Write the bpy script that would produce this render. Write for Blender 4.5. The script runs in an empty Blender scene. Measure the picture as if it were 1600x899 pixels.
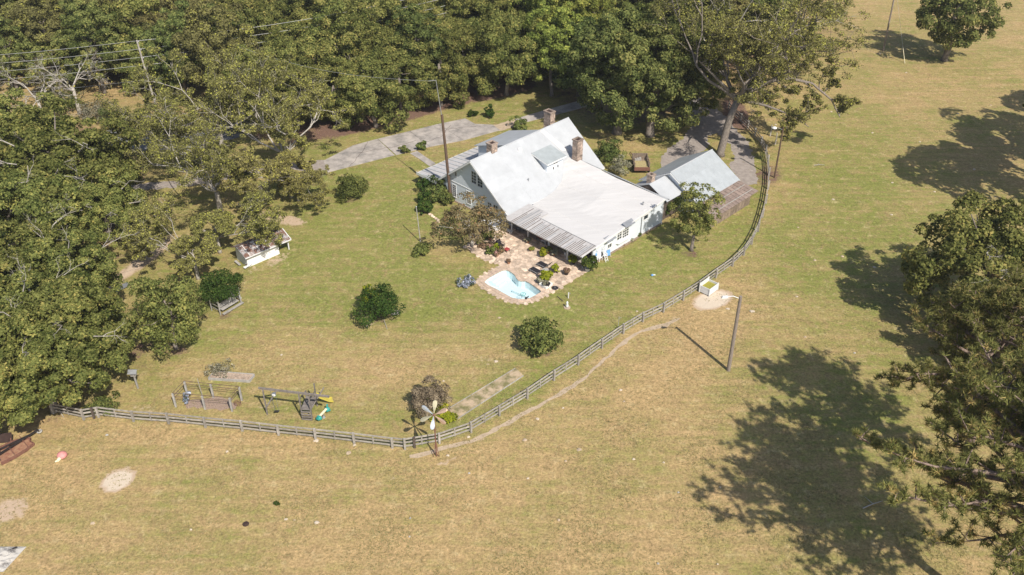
import bpy, bmesh, math, random
import numpy as np
from mathutils import Vector, Matrix, geometry
R = math.radians
sc = bpy.context.scene
# ------------------------------------------------ camera, sky, sun, exposure
F, PITCH, H = 1460., R(34.3), 62.          # focal length in photo pixels, camera pitch, camera height
cam = bpy.data.cameras.new('camera'); co = bpy.data.objects.new('camera', cam)
sc.collection.objects.link(co); sc.camera = co
co.location = (0, 0, H); co.rotation_euler = (R(90) - PITCH, 0, 0)
cam.sensor_width = 36; cam.lens = 36 * F / 1600; cam.clip_end = 6000; cam.clip_start = 1
HAZE = .00013
SUN_EL, SUN_AZ = R(47.5), math.atan2(.5, -.866)     # sun stands behind the camera to the right
w = bpy.data.worlds.new('World'); sc.world = w; w.use_nodes = True
nt = w.node_tree; bg = nt.nodes['Background']
sky = nt.nodes.new('ShaderNodeTexSky'); sky.sky_type = 'NISHITA'; sky.sun_disc = False
sky.sun_elevation = SUN_EL; sky.sun_rotation = SUN_AZ; sky.air_density = 1.0; sky.dust_density = 1.5
nt.links.new(sky.outputs[0], bg.inputs[0]); bg.inputs[1].default_value = 0.105
sl = bpy.data.lights.new('sun', 'SUN'); sl.energy = 4.8; sl.angle = R(.55); sl.color = (1, .94, .85)
so = bpy.data.objects.new('sun', sl); sc.collection.objects.link(so)
sd = Vector((-math.sin(SUN_AZ) * math.cos(SUN_EL), -math.cos(SUN_AZ) * math.cos(SUN_EL), -math.sin(SUN_EL)))
so.rotation_euler = sd.to_track_quat('-Z', 'Y').to_euler(); so.location = (60, -60, 120)
sc.view_settings.view_transform = 'Standard'; sc.view_settings.look = 'None'
sc.view_settings.gamma = 1; sc.view_settings.exposure = 0.3
sc.cycles.max_bounces = 6; sc.cycles.transparent_max_bounces = 8
sc.cycles.diffuse_bounces = 3; sc.cycles.glossy_bounces = 2

# ------------------------------------------------ places
CP, SP = math.cos(PITCH), math.sin(PITCH)
def gp(px, py, z=0.):
    """survey point: where a sight line of the photograph meets height z"""
    a = (px - 800) / F; b = (449.5 - py) / F
    dy = CP + SP * b; dz = -SP + CP * b; t = (z - H) / dz
    return Vector((a * t, dy * t, z))
TH = R(44.7); UX, UY = math.sin(TH), math.cos(TH); VX, VY = math.cos(TH), -math.sin(TH)
def hw(u, v, z=0.): return Vector((u * UX + v * VX, u * UY + v * VY, z))    # the house's own axes
rng = np.random.default_rng(7)
random.seed(7)
# ------------------------------------------------ materials
def mat(name, col, rough=.8, metal=0., var=.15, scale=3., bump=0., bscale=20., col2=None, spec=.3, objvar=0., stretch=None, thr=None):
    m = bpy.data.materials.new(name); m.use_nodes = True; n = m.node_tree.nodes; l = m.node_tree.links
    p = n['Principled BSDF']; p.inputs['Roughness'].default_value = rough; p.inputs['Metallic'].default_value = metal
    p.inputs['Specular IOR Level'].default_value = spec
    tc = n.new('ShaderNodeNewGeometry'); src = tc.outputs['Position']
    if stretch:
        mp = n.new('ShaderNodeMapping'); mp.inputs['Rotation'].default_value = (0, 0, stretch[3]); mp.inputs['Scale'].default_value = stretch[:3]
        l.new(src, mp.inputs[0]); src = mp.outputs[0]
    no = n.new('ShaderNodeTexNoise'); no.inputs['Scale'].default_value = scale; no.inputs['Detail'].default_value = 6; no.inputs['Roughness'].default_value = .65
    l.new(src, no.inputs['Vector'])
    ra = n.new('ShaderNodeValToRGB'); c2 = col2 or tuple(c * (1 - 2 * var) for c in col); c1 = col if col2 else tuple(min(1, c * (1 + var)) for c in col)
    a, b = thr or (.3, .7)
    ra.color_ramp.elements[0].position = a; ra.color_ramp.elements[1].position = b
    ra.color_ramp.elements[0].color = (*c2, 1); ra.color_ramp.elements[1].color = (*c1, 1)
    l.new(no.outputs['Fac'], ra.inputs[0]); out = ra.outputs[0]
    if objvar:
        oi = n.new('ShaderNodeObjectInfo'); hs = n.new('ShaderNodeHueSaturation'); mr = n.new('ShaderNodeMapRange')
        mr.inputs['To Min'].default_value = 1 - objvar; mr.inputs['To Max'].default_value = 1 + objvar
        l.new(oi.outputs['Random'], mr.inputs[0]); l.new(mr.outputs[0], hs.inputs['Value']); l.new(out, hs.inputs['Color']); out = hs.outputs[0]
    l.new(out, p.inputs['Base Color'])
    if bump:
        nb = n.new('ShaderNodeTexNoise'); nb.inputs['Scale'].default_value = bscale; nb.inputs['Detail'].default_value = 4; l.new(src, nb.inputs['Vector'])
        bu = n.new('ShaderNodeBump'); bu.inputs['Strength'].default_value = bump; bu.inputs['Distance'].default_value = .05
        l.new(nb.outputs['Fac'], bu.inputs['Height']); l.new(bu.outputs[0], p.inputs['Normal'])
    return m
def leafmat(name, dark, light, accent=None, trans=.3, acc_at=.86, objvar=.18):
    """leaves: every leaf face has its own tint (attribute), every tree its own cast"""
    m = bpy.data.materials.new(name); m.use_nodes = True; n = m.node_tree.nodes; l = m.node_tree.links
    n.remove(n['Principled BSDF']); out = n['Material Output']
    at = n.new('ShaderNodeAttribute'); at.attribute_name = 'tint'
    ra = n.new('ShaderNodeValToRGB'); e = ra.color_ramp.elements
    e[0].position = 0; e[0].color = (*dark, 1); e[1].position = acc_at - .12; e[1].color = (*light, 1)
    if accent: x = e.new(acc_at + .04); x.color = (*accent, 1)
    l.new(at.outputs['Fac'], ra.inputs[0])
    oi = n.new('ShaderNodeObjectInfo'); hs = n.new('ShaderNodeHueSaturation')
    mr = n.new('ShaderNodeMapRange'); mr.inputs['To Min'].default_value = 1 - objvar; mr.inputs['To Max'].default_value = 1 + objvar
    mh = n.new('ShaderNodeMapRange'); mh.inputs['To Min'].default_value = .485; mh.inputs['To Max'].default_value = .515
    wn = n.new('ShaderNodeMath'); wn.operation = 'FRACT'; wm = n.new('ShaderNodeMath'); wm.operation = 'MULTIPLY'; wm.inputs[1].default_value = 7.31
    l.new(oi.outputs['Random'], mr.inputs[0]); l.new(oi.outputs['Random'], wm.inputs[0]); l.new(wm.outputs[0], wn.inputs[0]); l.new(wn.outputs[0], mh.inputs[0])
    l.new(mr.outputs[0], hs.inputs['Value']); l.new(mh.outputs[0], hs.inputs['Hue']); l.new(ra.outputs[0], hs.inputs['Color'])
    d = n.new('ShaderNodeBsdfDiffuse'); t = n.new('ShaderNodeBsdfTranslucent'); mx = n.new('ShaderNodeMixShader'); mx.inputs[0].default_value = trans
    l.new(hs.outputs[0], d.inputs[0]); l.new(hs.outputs[0], t.inputs[0]); l.new(d.outputs[0], mx.inputs[1]); l.new(t.outputs[0], mx.inputs[2]); l.new(mx.outputs[0], out.inputs[0])
    return m
M = {}
ROT = -(math.pi / 2 - TH)
M['white'] = mat('white_paint', (.64, .685, .73), .6, var=.03, scale=1.2, bump=.15, bscale=8, stretch=(.3, .3, 6, 0))
M['trim'] = mat('white_trim', (.68, .68, .67), .5, var=.03)
M['roofw'] = mat('white_coated_roof', (.575, .56, .545), .5, var=.05, scale=.9, bump=.12, bscale=2.5, stretch=(.25, 2.2, 1, TH))
M['roofm'] = mat('pale_metal_roof', (.43, .443, .455), .42, .0, var=.06, scale=.5, bump=.1, bscale=1.5, spec=.5, objvar=.035)
M['roofd'] = mat('dormer_roof', (.35, .38, .385), .5, var=.07, scale=1.5)
M['sheet'] = mat('worn_metal_sheet', (.50, .485, .475), .45, var=.12, scale=1.6, col2=(.37, .345, .33), spec=.5, objvar=.1, thr=(.2, .75))
M['gsheet'] = mat('garage_metal_sheet', (.36, .385, .40), .4, var=.06, scale=1.1, bump=.12, bscale=3, spec=.5, objvar=.05)
M['seam'] = mat('dark_seam', (.19, .17, .16), .7, var=.2)
M['stone'] = mat('chimney_stone', (.40, .31, .25), .9, var=.3, scale=5, bump=.5, bscale=9, objvar=.35)
M['mortar'] = mat('mortar', (.32, .28, .25), .95, var=.15, scale=6, bump=.3)
M['soot'] = mat('soot', (.05, .03, .025), .95)
M['glass'] = mat('window_glass', (.035, .045, .055), .08, var=.3, scale=1.5, spec=.6)
M['darkwood'] = mat('dark_stained_boards', (.11, .085, .07), .85, var=.25, scale=4)
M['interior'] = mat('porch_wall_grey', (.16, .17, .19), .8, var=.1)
M['brownwood'] = mat('weathered_brown_boards', (.24, .185, .14), .9, var=.2, scale=3, bump=.3, objvar=.15)
M['leansheet'] = mat('brown_roof_board', (.27, .205, .17), .7, var=.18, scale=2.2, bump=.2, objvar=.14)
M['greywood'] = mat('weathered_grey_wood', (.36, .34, .31), .9, var=.16, scale=3, bump=.4, bscale=14, objvar=.12)
M['fencewood'] = mat('fence_wood', (.35, .32, .28), .9, var=.2, scale=2.5, bump=.4, bscale=14, objvar=.16)
M['pole'] = mat('pole_wood', (.27, .225, .19), .9, var=.2, scale=5, bump=.4, stretch=(3, 3, .4, 0))
M['polebrown'] = mat('dark_pole_wood', (.13, .085, .06), .9, var=.25, scale=4, stretch=(3, 3, .5, 0))
M['metal'] = mat('grey_metal', (.42, .43, .44), .4, .6, var=.1)
M['wire'] = mat('line_wire', (.42, .42, .40), .5, .3, var=.05)
M['rust'] = mat('rusty_metal', (.235, .115, .08), .9, var=.3, scale=6, bump=.3, col2=(.13, .06, .045))
M['playwood'] = mat('dark_weathered_timber', (.20, .175, .155), .9, var=.2, scale=3, bump=.3, objvar=.15)
M['pipe'] = mat('brown_pipe', (.13, .085, .065), .8, var=.2)
M['rustroof'] = mat('rusty_roof_sheet', (.17, .095, .07), .85, var=.3, scale=2.2, col2=(.36, .34, .33), objvar=.3, thr=(.40, .52))
M['black'] = mat('black_mesh_fabric', (.025, .022, .025), .7, var=.2)
M['blackp'] = mat('black_pot', (.035, .03, .03), .5, var=.2)
M['red'] = mat('red_cushion', (.33, .05, .05), .8, var=.15)
M['wine'] = mat('wine_cushion', (.09, .03, .05), .8, var=.2)
M['pink'] = mat('pink_frame', (.62, .33, .34), .7, var=.1)
M['salt'] = mat('faded_red_plastic', (.62, .26, .24), .6, var=.1)
M['cream'] = mat('cream_plastic', (.72, .65, .45), .7, var=.08)
M['yellow'] = mat('yellow_plastic', (.50, .42, .08), .5, var=.06)
M['teal'] = mat('teal_plastic', (.04, .32, .28), .5, var=.06)
M['blue'] = mat('blue_plastic', (.15, .33, .60), .5, var=.1)
M['feed'] = mat('yellow_feed', (.31, .28, .05), .95, var=.25, scale=14, bump=.5)
M['terracotta'] = mat('terracotta', (.42, .22, .13), .85, var=.15)
M['whitepot'] = mat('white_glazed_pot', (.72, .70, .66), .6, var=.1)
M['flag'] = mat('flagstone', (.61, .475, .36), .85, var=.24, scale=1.7, bump=.3, objvar=.3)
M['grout'] = mat('sandy_grout', (.48, .37, .27), .95, var=.15, scale=5, bump=.3)
M['coping'] = mat('coping_stone', (.52, .395, .30), .85, var=.15, scale=3, bump=.2, objvar=.16)
M['poolwall'] = mat('pool_shell', (.70, .78, .80), .5, var=.02)
M['concrete'] = mat('old_concrete', (.42, .375, .335), .9, var=.14, scale=.55, bump=.25, bscale=6, col2=(.20, .185, .17), objvar=.06, thr=(.33, .62))
M['gravel'] = mat('grey_gravel', (.36, .315, .275), .95, var=.25, scale=1.6, bump=.6, bscale=12, col2=(.22, .185, .165))
M['asphalt'] = mat('road_asphalt', (.22, .22, .225), .9, var=.15, scale=2, bump=.2)
M['dirt'] = mat('sandy_dirt', (.43, .335, .235), .95, var=.13, scale=2.5, bump=.3)
M['palesand'] = mat('pale_sand', (.50, .42, .325), .95, var=.08, scale=2.5, bump=.2)
M['mulch'] = mat('rose_mulch', (.34, .245, .185), .95, var=.3, scale=9, bump=.8, bscale=22)
M['straw'] = mat('pine_straw', (.225, .13, .10), .95, var=.3, scale=5, bump=.6, bscale=14, col2=(.11, .068, .052))
M['bark'] = mat('grey_bark', (.23, .195, .165), .95, var=.3, scale=5, bump=.6, bscale=10, stretch=(2, 2, .6, 0))
M['palebark'] = mat('pale_bark', (.42, .385, .335), .95, var=.2, scale=4, bump=.4)
M['pinebark'] = mat('pine_bark', (.27, .20, .165), .95, var=.35, scale=4.5, bump=.8, bscale=9, stretch=(2, 2, .7, 0))
M['oak'] = leafmat('oak_leaves', (.05, .068, .018), (.265, .275, .082), (.41, .36, .11))
M['oakd'] = leafmat('dark_oak_leaves', (.035, .052, .015), (.195, .22, .07), (.31, .30, .095))
M['pecan'] = leafmat('pecan_leaves', (.095, .09, .036), (.28, .26, .10), (.42, .41, .09), acc_at=.86)
M['lime'] = leafmat('yellow_green_leaves', (.07, .09, .022), (.28, .31, .07), (.40, .38, .09))
M['pine'] = leafmat('pine_needles', (.055, .068, .02), (.27, .275, .09), (.44, .34, .13), objvar=.08)
M['bush'] = leafmat('shrub_leaves', (.045, .065, .018), (.19, .22, .065), (.29, .29, .08))
M['bushd'] = leafmat('dark_shrub_leaves', (.02, .04, .01), (.075, .115, .025), (.14, .16, .04))
M['bushl'] = leafmat('bright_shrub_leaves', (.10, .13, .01), (.33, .36, .03), (.5, .48, .06))
M['brownb'] = leafmat('twiggy_brown_leaves', (.13, .105, .07), (.31, .26, .17), (.40, .34, .22))
M['redb'] = leafmat('autumn_leaves', (.12, .095, .045), (.29, .24, .125), (.36, .21, .10))
M['rose'] = leafmat('rosy_leaves', (.17, .10, .06), (.34, .25, .15), (.5, .30, .26))
M['hyd'] = leafmat('pale_blue_blossom', (.03, .06, .02), (.30, .34, .42), (.66, .70, .80), acc_at=.7)
M['dryb'] = leafmat('dry_leaves', (.14, .14, .09), (.36, .34, .23), (.50, .46, .34))
M['grassl'] = leafmat('grass_blades', (.20, .19, .08), (.34, .30, .14), (.46, .39, .21), objvar=0)
# ------------------------------------------------ mesh helpers
class MB:
    def __init__(s, T=None): s.v = []; s.f = []; s.T = T or (lambda x, y, z: Vector((x, y, z)))
    def add(s, vs, fs):
        o = len(s.v); s.v += [s.T(*p) for p in vs]; s.f += [tuple(i + o for i in f) for f in fs]; return s
    def raw(s, vs, fs):
        o = len(s.v); s.v += [Vector(p) for p in vs]; s.f += [tuple(i + o for i in f) for f in fs]; return s
    def box(s, x0, x1, y0, y1, z0, z1):
        return s.add([(x0, y0, z0), (x1, y0, z0), (x1, y1, z0), (x0, y1, z0), (x0, y0, z1), (x1, y0, z1), (x1, y1, z1), (x0, y1, z1)],
                     [(0, 1, 2, 3), (4, 7, 6, 5), (0, 4, 5, 1), (1, 5, 6, 2), (2, 6, 7, 3), (3, 7, 4, 0)])
    def slab(s, pts, t):          # polygon given by 3D points, thickened downwards by t
        n = len(pts); lo = [(p[0], p[1], p[2] - t) for p in pts]
        return s.add(list(pts) + lo, [tuple(range(n)), tuple(range(2 * n - 1, n - 1, -1))] + [(i, i + n, (i + 1) % n + n, (i + 1) % n) for i in range(n)])
    def beam(s, a, b, w_, h_, up=(0, 0, 1)):
        a, b = s.T(*a), s.T(*b); d = (b - a).normalized(); u = Vector(up)
        if abs(d.dot(u)) > .95: u = Vector((1, 0, 0))
        x = d.cross(u).normalized() * w_ / 2; y = x.cross(d).normalized() * h_ / 2
        return s.raw([a - x - y, a + x - y, a + x + y, a - x + y, b - x - y, b + x - y, b + x + y, b - x + y],
                     [(3, 2, 1, 0), (4, 5, 6, 7), (0, 1, 5, 4), (1, 2, 6, 5), (2, 3, 7, 6), (3, 0, 4, 7)])
    def tube(s, pts, rad, n=8, cap=True):
        pts = [s.T(*p) for p in pts]
        if not hasattr(rad, '__len__'): rad = [rad] * len(pts)
        vs = []; fs = []
        for i, p in enumerate(pts):
            d = (pts[min(i + 1, len(pts) - 1)] - pts[max(i - 1, 0)]).normalized()
            u = Vector((0, 0, 1)) if abs(d.z) < .9 else Vector((1, 0, 0)); x = d.cross(u).normalized(); y = x.cross(d)
            vs += [p + (x * math.cos(2 * math.pi * k / n) + y * math.sin(2 * math.pi * k / n)) * rad[i] for k in range(n)]
        for i in range(len(pts) - 1):
            for k in range(n): fs.append((i * n + k, i * n + (k + 1) % n, (i + 1) * n + (k + 1) % n, (i + 1) * n + k))
        if cap: fs.append(tuple(range(n - 1, -1, -1))); fs.append(tuple(range((len(pts) - 1) * n, len(pts) * n)))
        return s.raw(vs, fs)
    def lathe(s, c, prof, n=14):      # prof: (radius, z) from bottom to top
        vs = [(c[0] + r * math.cos(2 * math.pi * k / n), c[1] + r * math.sin(2 * math.pi * k / n), c[2] + z) for r, z in prof for k in range(n)]
        fs = [(i * n + k, i * n + (k + 1) % n, (i + 1) * n + (k + 1) % n, (i + 1) * n + k) for i in range(len(prof) - 1) for k in range(n)]
        fs += [tuple(range(n - 1, -1, -1)), tuple(range((len(prof) - 1) * n, len(prof) * n))]
        return s.add(vs, fs)
def link(o): sc.collection.objects.link(o); return o
def tag(o, label=None, cat=None, group=None, kind=None):
    if label: o['label'] = label
    if cat: o['category'] = cat
    if group: o['group'] = group
    if kind: o['kind'] = kind
    return o
def wl(o):
    p = Vector((0, 0, 0))
    while o: p = p + o.location; o = o.parent
    return p
def obj(name, mb, m, parent=None, label=None, kind=None, smooth=False, bevel=0):
    off = wl(parent) if parent else Vector((0, 0, 0))
    me = bpy.data.meshes.new(name); me.from_pydata([v - off for v in mb.v], [], mb.f)
    bm = bmesh.new(); bm.from_mesh(me); bmesh.ops.recalc_face_normals(bm, faces=bm.faces)
    if bevel: bmesh.ops.bevel(bm, geom=bm.edges[:], offset=bevel, segments=1, affect='EDGES')
    bm.to_mesh(me); bm.free()
    if smooth: me.shade_smooth()
    me.materials.append(m if not isinstance(m, str) else M[m])
    o = link(bpy.data.objects.new(name, me)); o.parent = parent
    return tag(o, label, kind=kind)
def thing(name, loc, label, cat, group=None):
    o = link(bpy.data.objects.new(name, None)); o.location = loc; o.empty_display_size = .2
    return tag(o, label, cat, group)
def HB(): return MB(hw)
# ------------------------------------------------ ground
POOLPX = [(756, 441), (761, 436.5), (766, 433), (777, 427), (785, 423), (791, 422.3), (796, 424), (801, 427.5), (805, 431), (806.5, 435), (810, 438.5), (815, 439.7), (821, 439.5), (828, 443), (838, 450), (845, 455), (845.5, 457.5), (836, 463), (828, 467), (820, 468.6), (810, 468.5), (800, 466.5), (790, 461), (776, 453), (762, 446)]
pool = [gp(*p) for p in POOLPX]
pc = sum(pool, Vector()) / len(pool)
def grow(poly, d):
    n = len(poly); out = []
    for i in range(n):
        a, b, c = poly[i - 1], poly[i], poly[(i + 1) % n]
        e1 = (b - a).normalized(); e2 = (c - b).normalized()
        nn = Vector((e1.y + e2.y, -e1.x - e2.x, 0)).normalized(); out.append(b + nn * d)
    return out
area = sum(pool[i - 1].x * pool[i].y - pool[i].x * pool[i - 1].y for i in range(len(pool)))
if area < 0: pool.reverse()
def axis(lo, hi, st, far):
    a = list(np.arange(lo, hi + .01, st)); g_ = st; x = lo
    left = []
    while x > -far: g_ *= 1.35; x -= g_; left.append(x)
    g_ = st; x = a[-1]; right = []
    while x < far: g_ *= 1.35; x += g_; right.append(x)
    return np.array(left[::-1] + a + right)
gx = axis(-75, 100, .65, 2600); gy = axis(38, 215, .65, 2600)
i0 = np.searchsorted(gx, min(p.x for p in pool)) - 2; i1 = np.searchsorted(gx, max(p.x for p in pool)) + 1
j0 = np.searchsorted(gy, min(p.y for p in pool)) - 2; j1 = np.searchsorted(gy, max(p.y for p in pool)) + 1
nx, ny = len(gx), len(gy)
XX, YY = np.meshgrid(gx, gy, indexing='ij'); V3 = np.stack([XX.ravel(), YY.ravel(), np.zeros(nx * ny)], 1)
I, J = np.meshgrid(np.arange(nx - 1), np.arange(ny - 1), indexing='ij')
keep = ~((I >= i0) & (I < i1) & (J >= j0) & (J < j1)); I = I[keep]; J = J[keep]
quads = np.stack([I * ny + J, (I + 1) * ny + J, (I + 1) * ny + J + 1, I * ny + J + 1], 1)
ring = [(i, j0) for i in range(i0, i1)] + [(i1, j) for j in range(j0, j1)] + [(i, j1) for i in range(i1, i0, -1)] + [(i0, j) for j in range(j1, j0, -1)]
loop = [Vector((gx[i], gy[j], 0)) for i, j in ring]
hole = grow(pool, .12)
tess = geometry.tessellate_polygon([loop, hole])
ridx = [i * ny + j for i, j in ring] + [len(V3) + k for k in range(len(hole))]
V3 = np.concatenate([V3, np.array([[p.x, p.y, 0] for p in hole])])
faces = [tuple(int(a) for a in q) for q in quads]
for t in tess:
    a, b, c = (V3[ridx[k]] for k in t)
    cr = (b[0] - a[0]) * (c[1] - a[1]) - (b[1] - a[1]) * (c[0] - a[0])
    f = [ridx[k] for k in t]; faces.append(tuple(f if cr > 0 else f[::-1]))
me = bpy.data.meshes.new('ground'); me.from_pydata(V3.tolist(), [], faces)
def photo_px(X, Y):
    d = Y * CP + H * SP; d = np.maximum(d, 1.); u = Y * SP - H * CP
    return 800 + F * X / d, 449.5 - F * u / d
PX, PY = photo_px(V3[:, 0], V3[:, 1])
def blob(cx, cy, rx, ry, rot=0, soft=1.):
    c, s_ = math.cos(R(rot)), math.sin(R(rot)); dx, dy = PX - cx, PY - cy
    q = np.sqrt(((dx * c + dy * s_) / rx) ** 2 + ((-dx * s_ + dy * c) / ry) ** 2)
    return np.clip((1.5 - q) / soft, 0, 1)
def inside(poly):
    x, y = V3[:, 0], V3[:, 1]; r_ = np.zeros(len(x), bool); n = len(poly)
    for i in range(n):
        a, b = poly[i - 1], poly[i]
        if a.y == b.y: continue
        c = ((a.y > y) != (b.y > y)) & (x < (b.x - a.x) * (y - a.y) / (b.y - a.y) + a.x); r_ ^= c
    return r_
FENCE = [(85, 645), (132.5, 655), (155.6, 651), (210, 657.5), (265, 661), (322.5, 667), (380, 672.5), (436.5, 679), (494, 685), (554.5, 692), (614, 699), (633, 701),
         (686, 692), (735, 675), (779, 649), (822.5, 622.5), (864, 594), (902, 570), (939, 544), (972.5, 521), (1003, 502.5), (1035, 487.5), (1066, 469), (1091, 453), (1117, 434), (1142.8, 415.8), (1160.6, 399), (1172.8, 382),
         (1183, 362), (1190, 340), (1195.5, 318), (1199, 296), (1200, 275), (1198.5, 256), (1195, 240), (1188, 226), (1178, 213), (1167, 201), (1156, 190), (1146, 180), (1137, 171)]
fp = [gp(*p) for p in FENCE]
yard = inside(fp + [gp(1050, 120), gp(600, 130), gp(200, 200), gp(60, 400)]).astype(float)
# R: greenness, G: bare ground, B: leaf litter
Rz = .22 + 0 * PX
Rz = Rz + .46 * yard
for a in [(560, 370, 150, 90, 0, .45), (640, 470, 190, 60, 0, .25), (1010, 410, 130, 40, -25, .30), (870, 585, 170, 16, -36, .45), (730, 655, 90, 12, -33, .3), (900, 480, 110, 40, -20, .2), (1180, 350, 40, 60, 0, .25),
          (1300, 330, 130, 120, 0, .22), (1230, 400, 50, 60, 0, .25), (1480, 300, 200, 260, 0, .22), (1300, 250, 120, 200, 0, .22), (1330, 650, 160, 200, 0, .16), (1040, 700, 110, 60, 0, .12), (1180, 600, 60, 90, 0, .16), (1350, 60, 120, 60, 0, .10), (560, 760, 160, 60, 0, .02), (650, 210, 160, 30, -20, .1), (1420, 620, 160, 250, 0, .15)]:
    Rz = Rz + 1.25 * a[5] * blob(*a[:5], soft=1.4)
for a in [(700, 550, 130, 38, -5, .42), (430, 560, 170, 50, 0, .30), (250, 640, 170, 40, 5, .34), (640, 840, 330, 60, 0, .12), (560, 840, 60, 35, 0, .15), (850, 720, 100, 30, -20, .15), (960, 460, 90, 12, -20, .12), (80, 740, 140, 60, 0, .12), (690, 395, 40, 18, 15, .45), (560, 330, 60, 10, -20, .25),
          (1120, 500, 60, 30, -10, .3), (1040, 590, 90, 40, -30, .2), (600, 600, 130, 30, 0, .2), (1330, 110, 70, 60, 0, .15), (970, 230, 60, 18, 10, .35), (1060, 380, 60, 20, 0, .1), (350, 690, 250, 20, 5, .2), (1420, 150, 60, 40, 0, .15), (500, 520, 90, 14, 10, .1)]:
    Rz = Rz - 1.45 * a[5] * blob(*a[:5], soft=1.4)
Gz = 0 * PX
for a in [(184, 751, 25, 14, -25, 1.3, .7), (1113, 469, 28, 13, -12, 1.3, .7), (650, 712, 30, 4, -15, .5, 1), (740, 690, 40, 5, -18, .5, 1), (840, 636, 60, 6, -32, .5, 1), (915, 590, 50, 6, -38, .45, 1), (985, 535, 45, 6, -38, .45, 1), (600, 745, 90, 10, 6, .38, 1), (540, 770, 120, 8, 10, .3, 1), (18, 797, 38, 22, -20, .75, 1), (760, 565, 60, 13, -8, .42, 1), (690, 580, 60, 15, -8, .32, 1), (395, 605, 16, 22, 0, .5, 1), (415, 635, 22, 10, 0, .5, 1), (230, 640, 45, 11, 10, .5, 1),
          (420, 410, 40, 11, -25, .55, .8), (440, 342, 40, 9, 12, .8, .8), (225, 405, 65, 10, -38, .9, .8), (175, 455, 22, 10, -38, .9, .8), (700, 720, 30, 5, -25, .6, .9), (1215, 280, 10, 30, 0, .3, 1), (1170, 190, 25, 20, 45, .4, 1), (395, 672, 110, 6, 7, .42, 1), (160, 712, 120, 5, -14, .35, 1),
          (700, 395, 25, 8, 15, .4, .8), (660, 620, 8, 8, 0, .3, 1), (1050, 502, 14, 5, -40, .6, .8), (790, 700, 60, 10, -28, .35, 1), (1170, 560, 14, 14, 0, .35, 1), (430, 665, 35, 4, 10, .4, 1), (1300, 60, 30, 12, 0, .3, 1), (560, 835, 30, 18, 0, .35, 1), (1210, 258, 14, 10, 0, .3, 1), (510, 478, 120, 6, 0, .2, 1), (597, 508, 30, 6, 5, .6, .8), (850, 553, 26, 8, 0, .35, 1), (330, 500, 80, 20, -10, .25, 1)]:
    Gz = np.maximum(Gz, a[5] * blob(*a[:5], soft=a[6]))
Gz = np.maximum(Gz, .24 * np.clip((PY - 560) / 200, 0, 1) * np.clip((1500 - PX) / 400, 0, 1) * (1 - yard))
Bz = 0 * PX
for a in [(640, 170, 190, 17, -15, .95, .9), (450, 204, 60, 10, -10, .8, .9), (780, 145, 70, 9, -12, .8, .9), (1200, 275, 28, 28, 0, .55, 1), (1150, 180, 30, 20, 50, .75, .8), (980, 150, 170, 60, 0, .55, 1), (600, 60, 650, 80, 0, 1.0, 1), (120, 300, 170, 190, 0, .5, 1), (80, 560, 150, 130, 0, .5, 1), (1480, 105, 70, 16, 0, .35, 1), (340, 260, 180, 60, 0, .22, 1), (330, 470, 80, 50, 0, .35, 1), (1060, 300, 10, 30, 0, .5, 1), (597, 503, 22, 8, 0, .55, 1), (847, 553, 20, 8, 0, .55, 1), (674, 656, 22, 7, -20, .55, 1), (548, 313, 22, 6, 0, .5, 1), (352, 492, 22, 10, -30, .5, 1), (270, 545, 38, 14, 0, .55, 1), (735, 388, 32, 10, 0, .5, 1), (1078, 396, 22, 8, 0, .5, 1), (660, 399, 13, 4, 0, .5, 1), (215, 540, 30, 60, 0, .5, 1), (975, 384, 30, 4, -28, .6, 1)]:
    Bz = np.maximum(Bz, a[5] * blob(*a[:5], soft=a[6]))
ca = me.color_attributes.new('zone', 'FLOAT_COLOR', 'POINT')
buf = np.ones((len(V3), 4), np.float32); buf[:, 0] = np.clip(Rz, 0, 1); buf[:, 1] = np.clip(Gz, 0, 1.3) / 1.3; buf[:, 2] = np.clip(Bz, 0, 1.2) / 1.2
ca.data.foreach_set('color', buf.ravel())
ground = link(bpy.data.objects.new('ground', me)); tag(ground, kind='structure')
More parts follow.
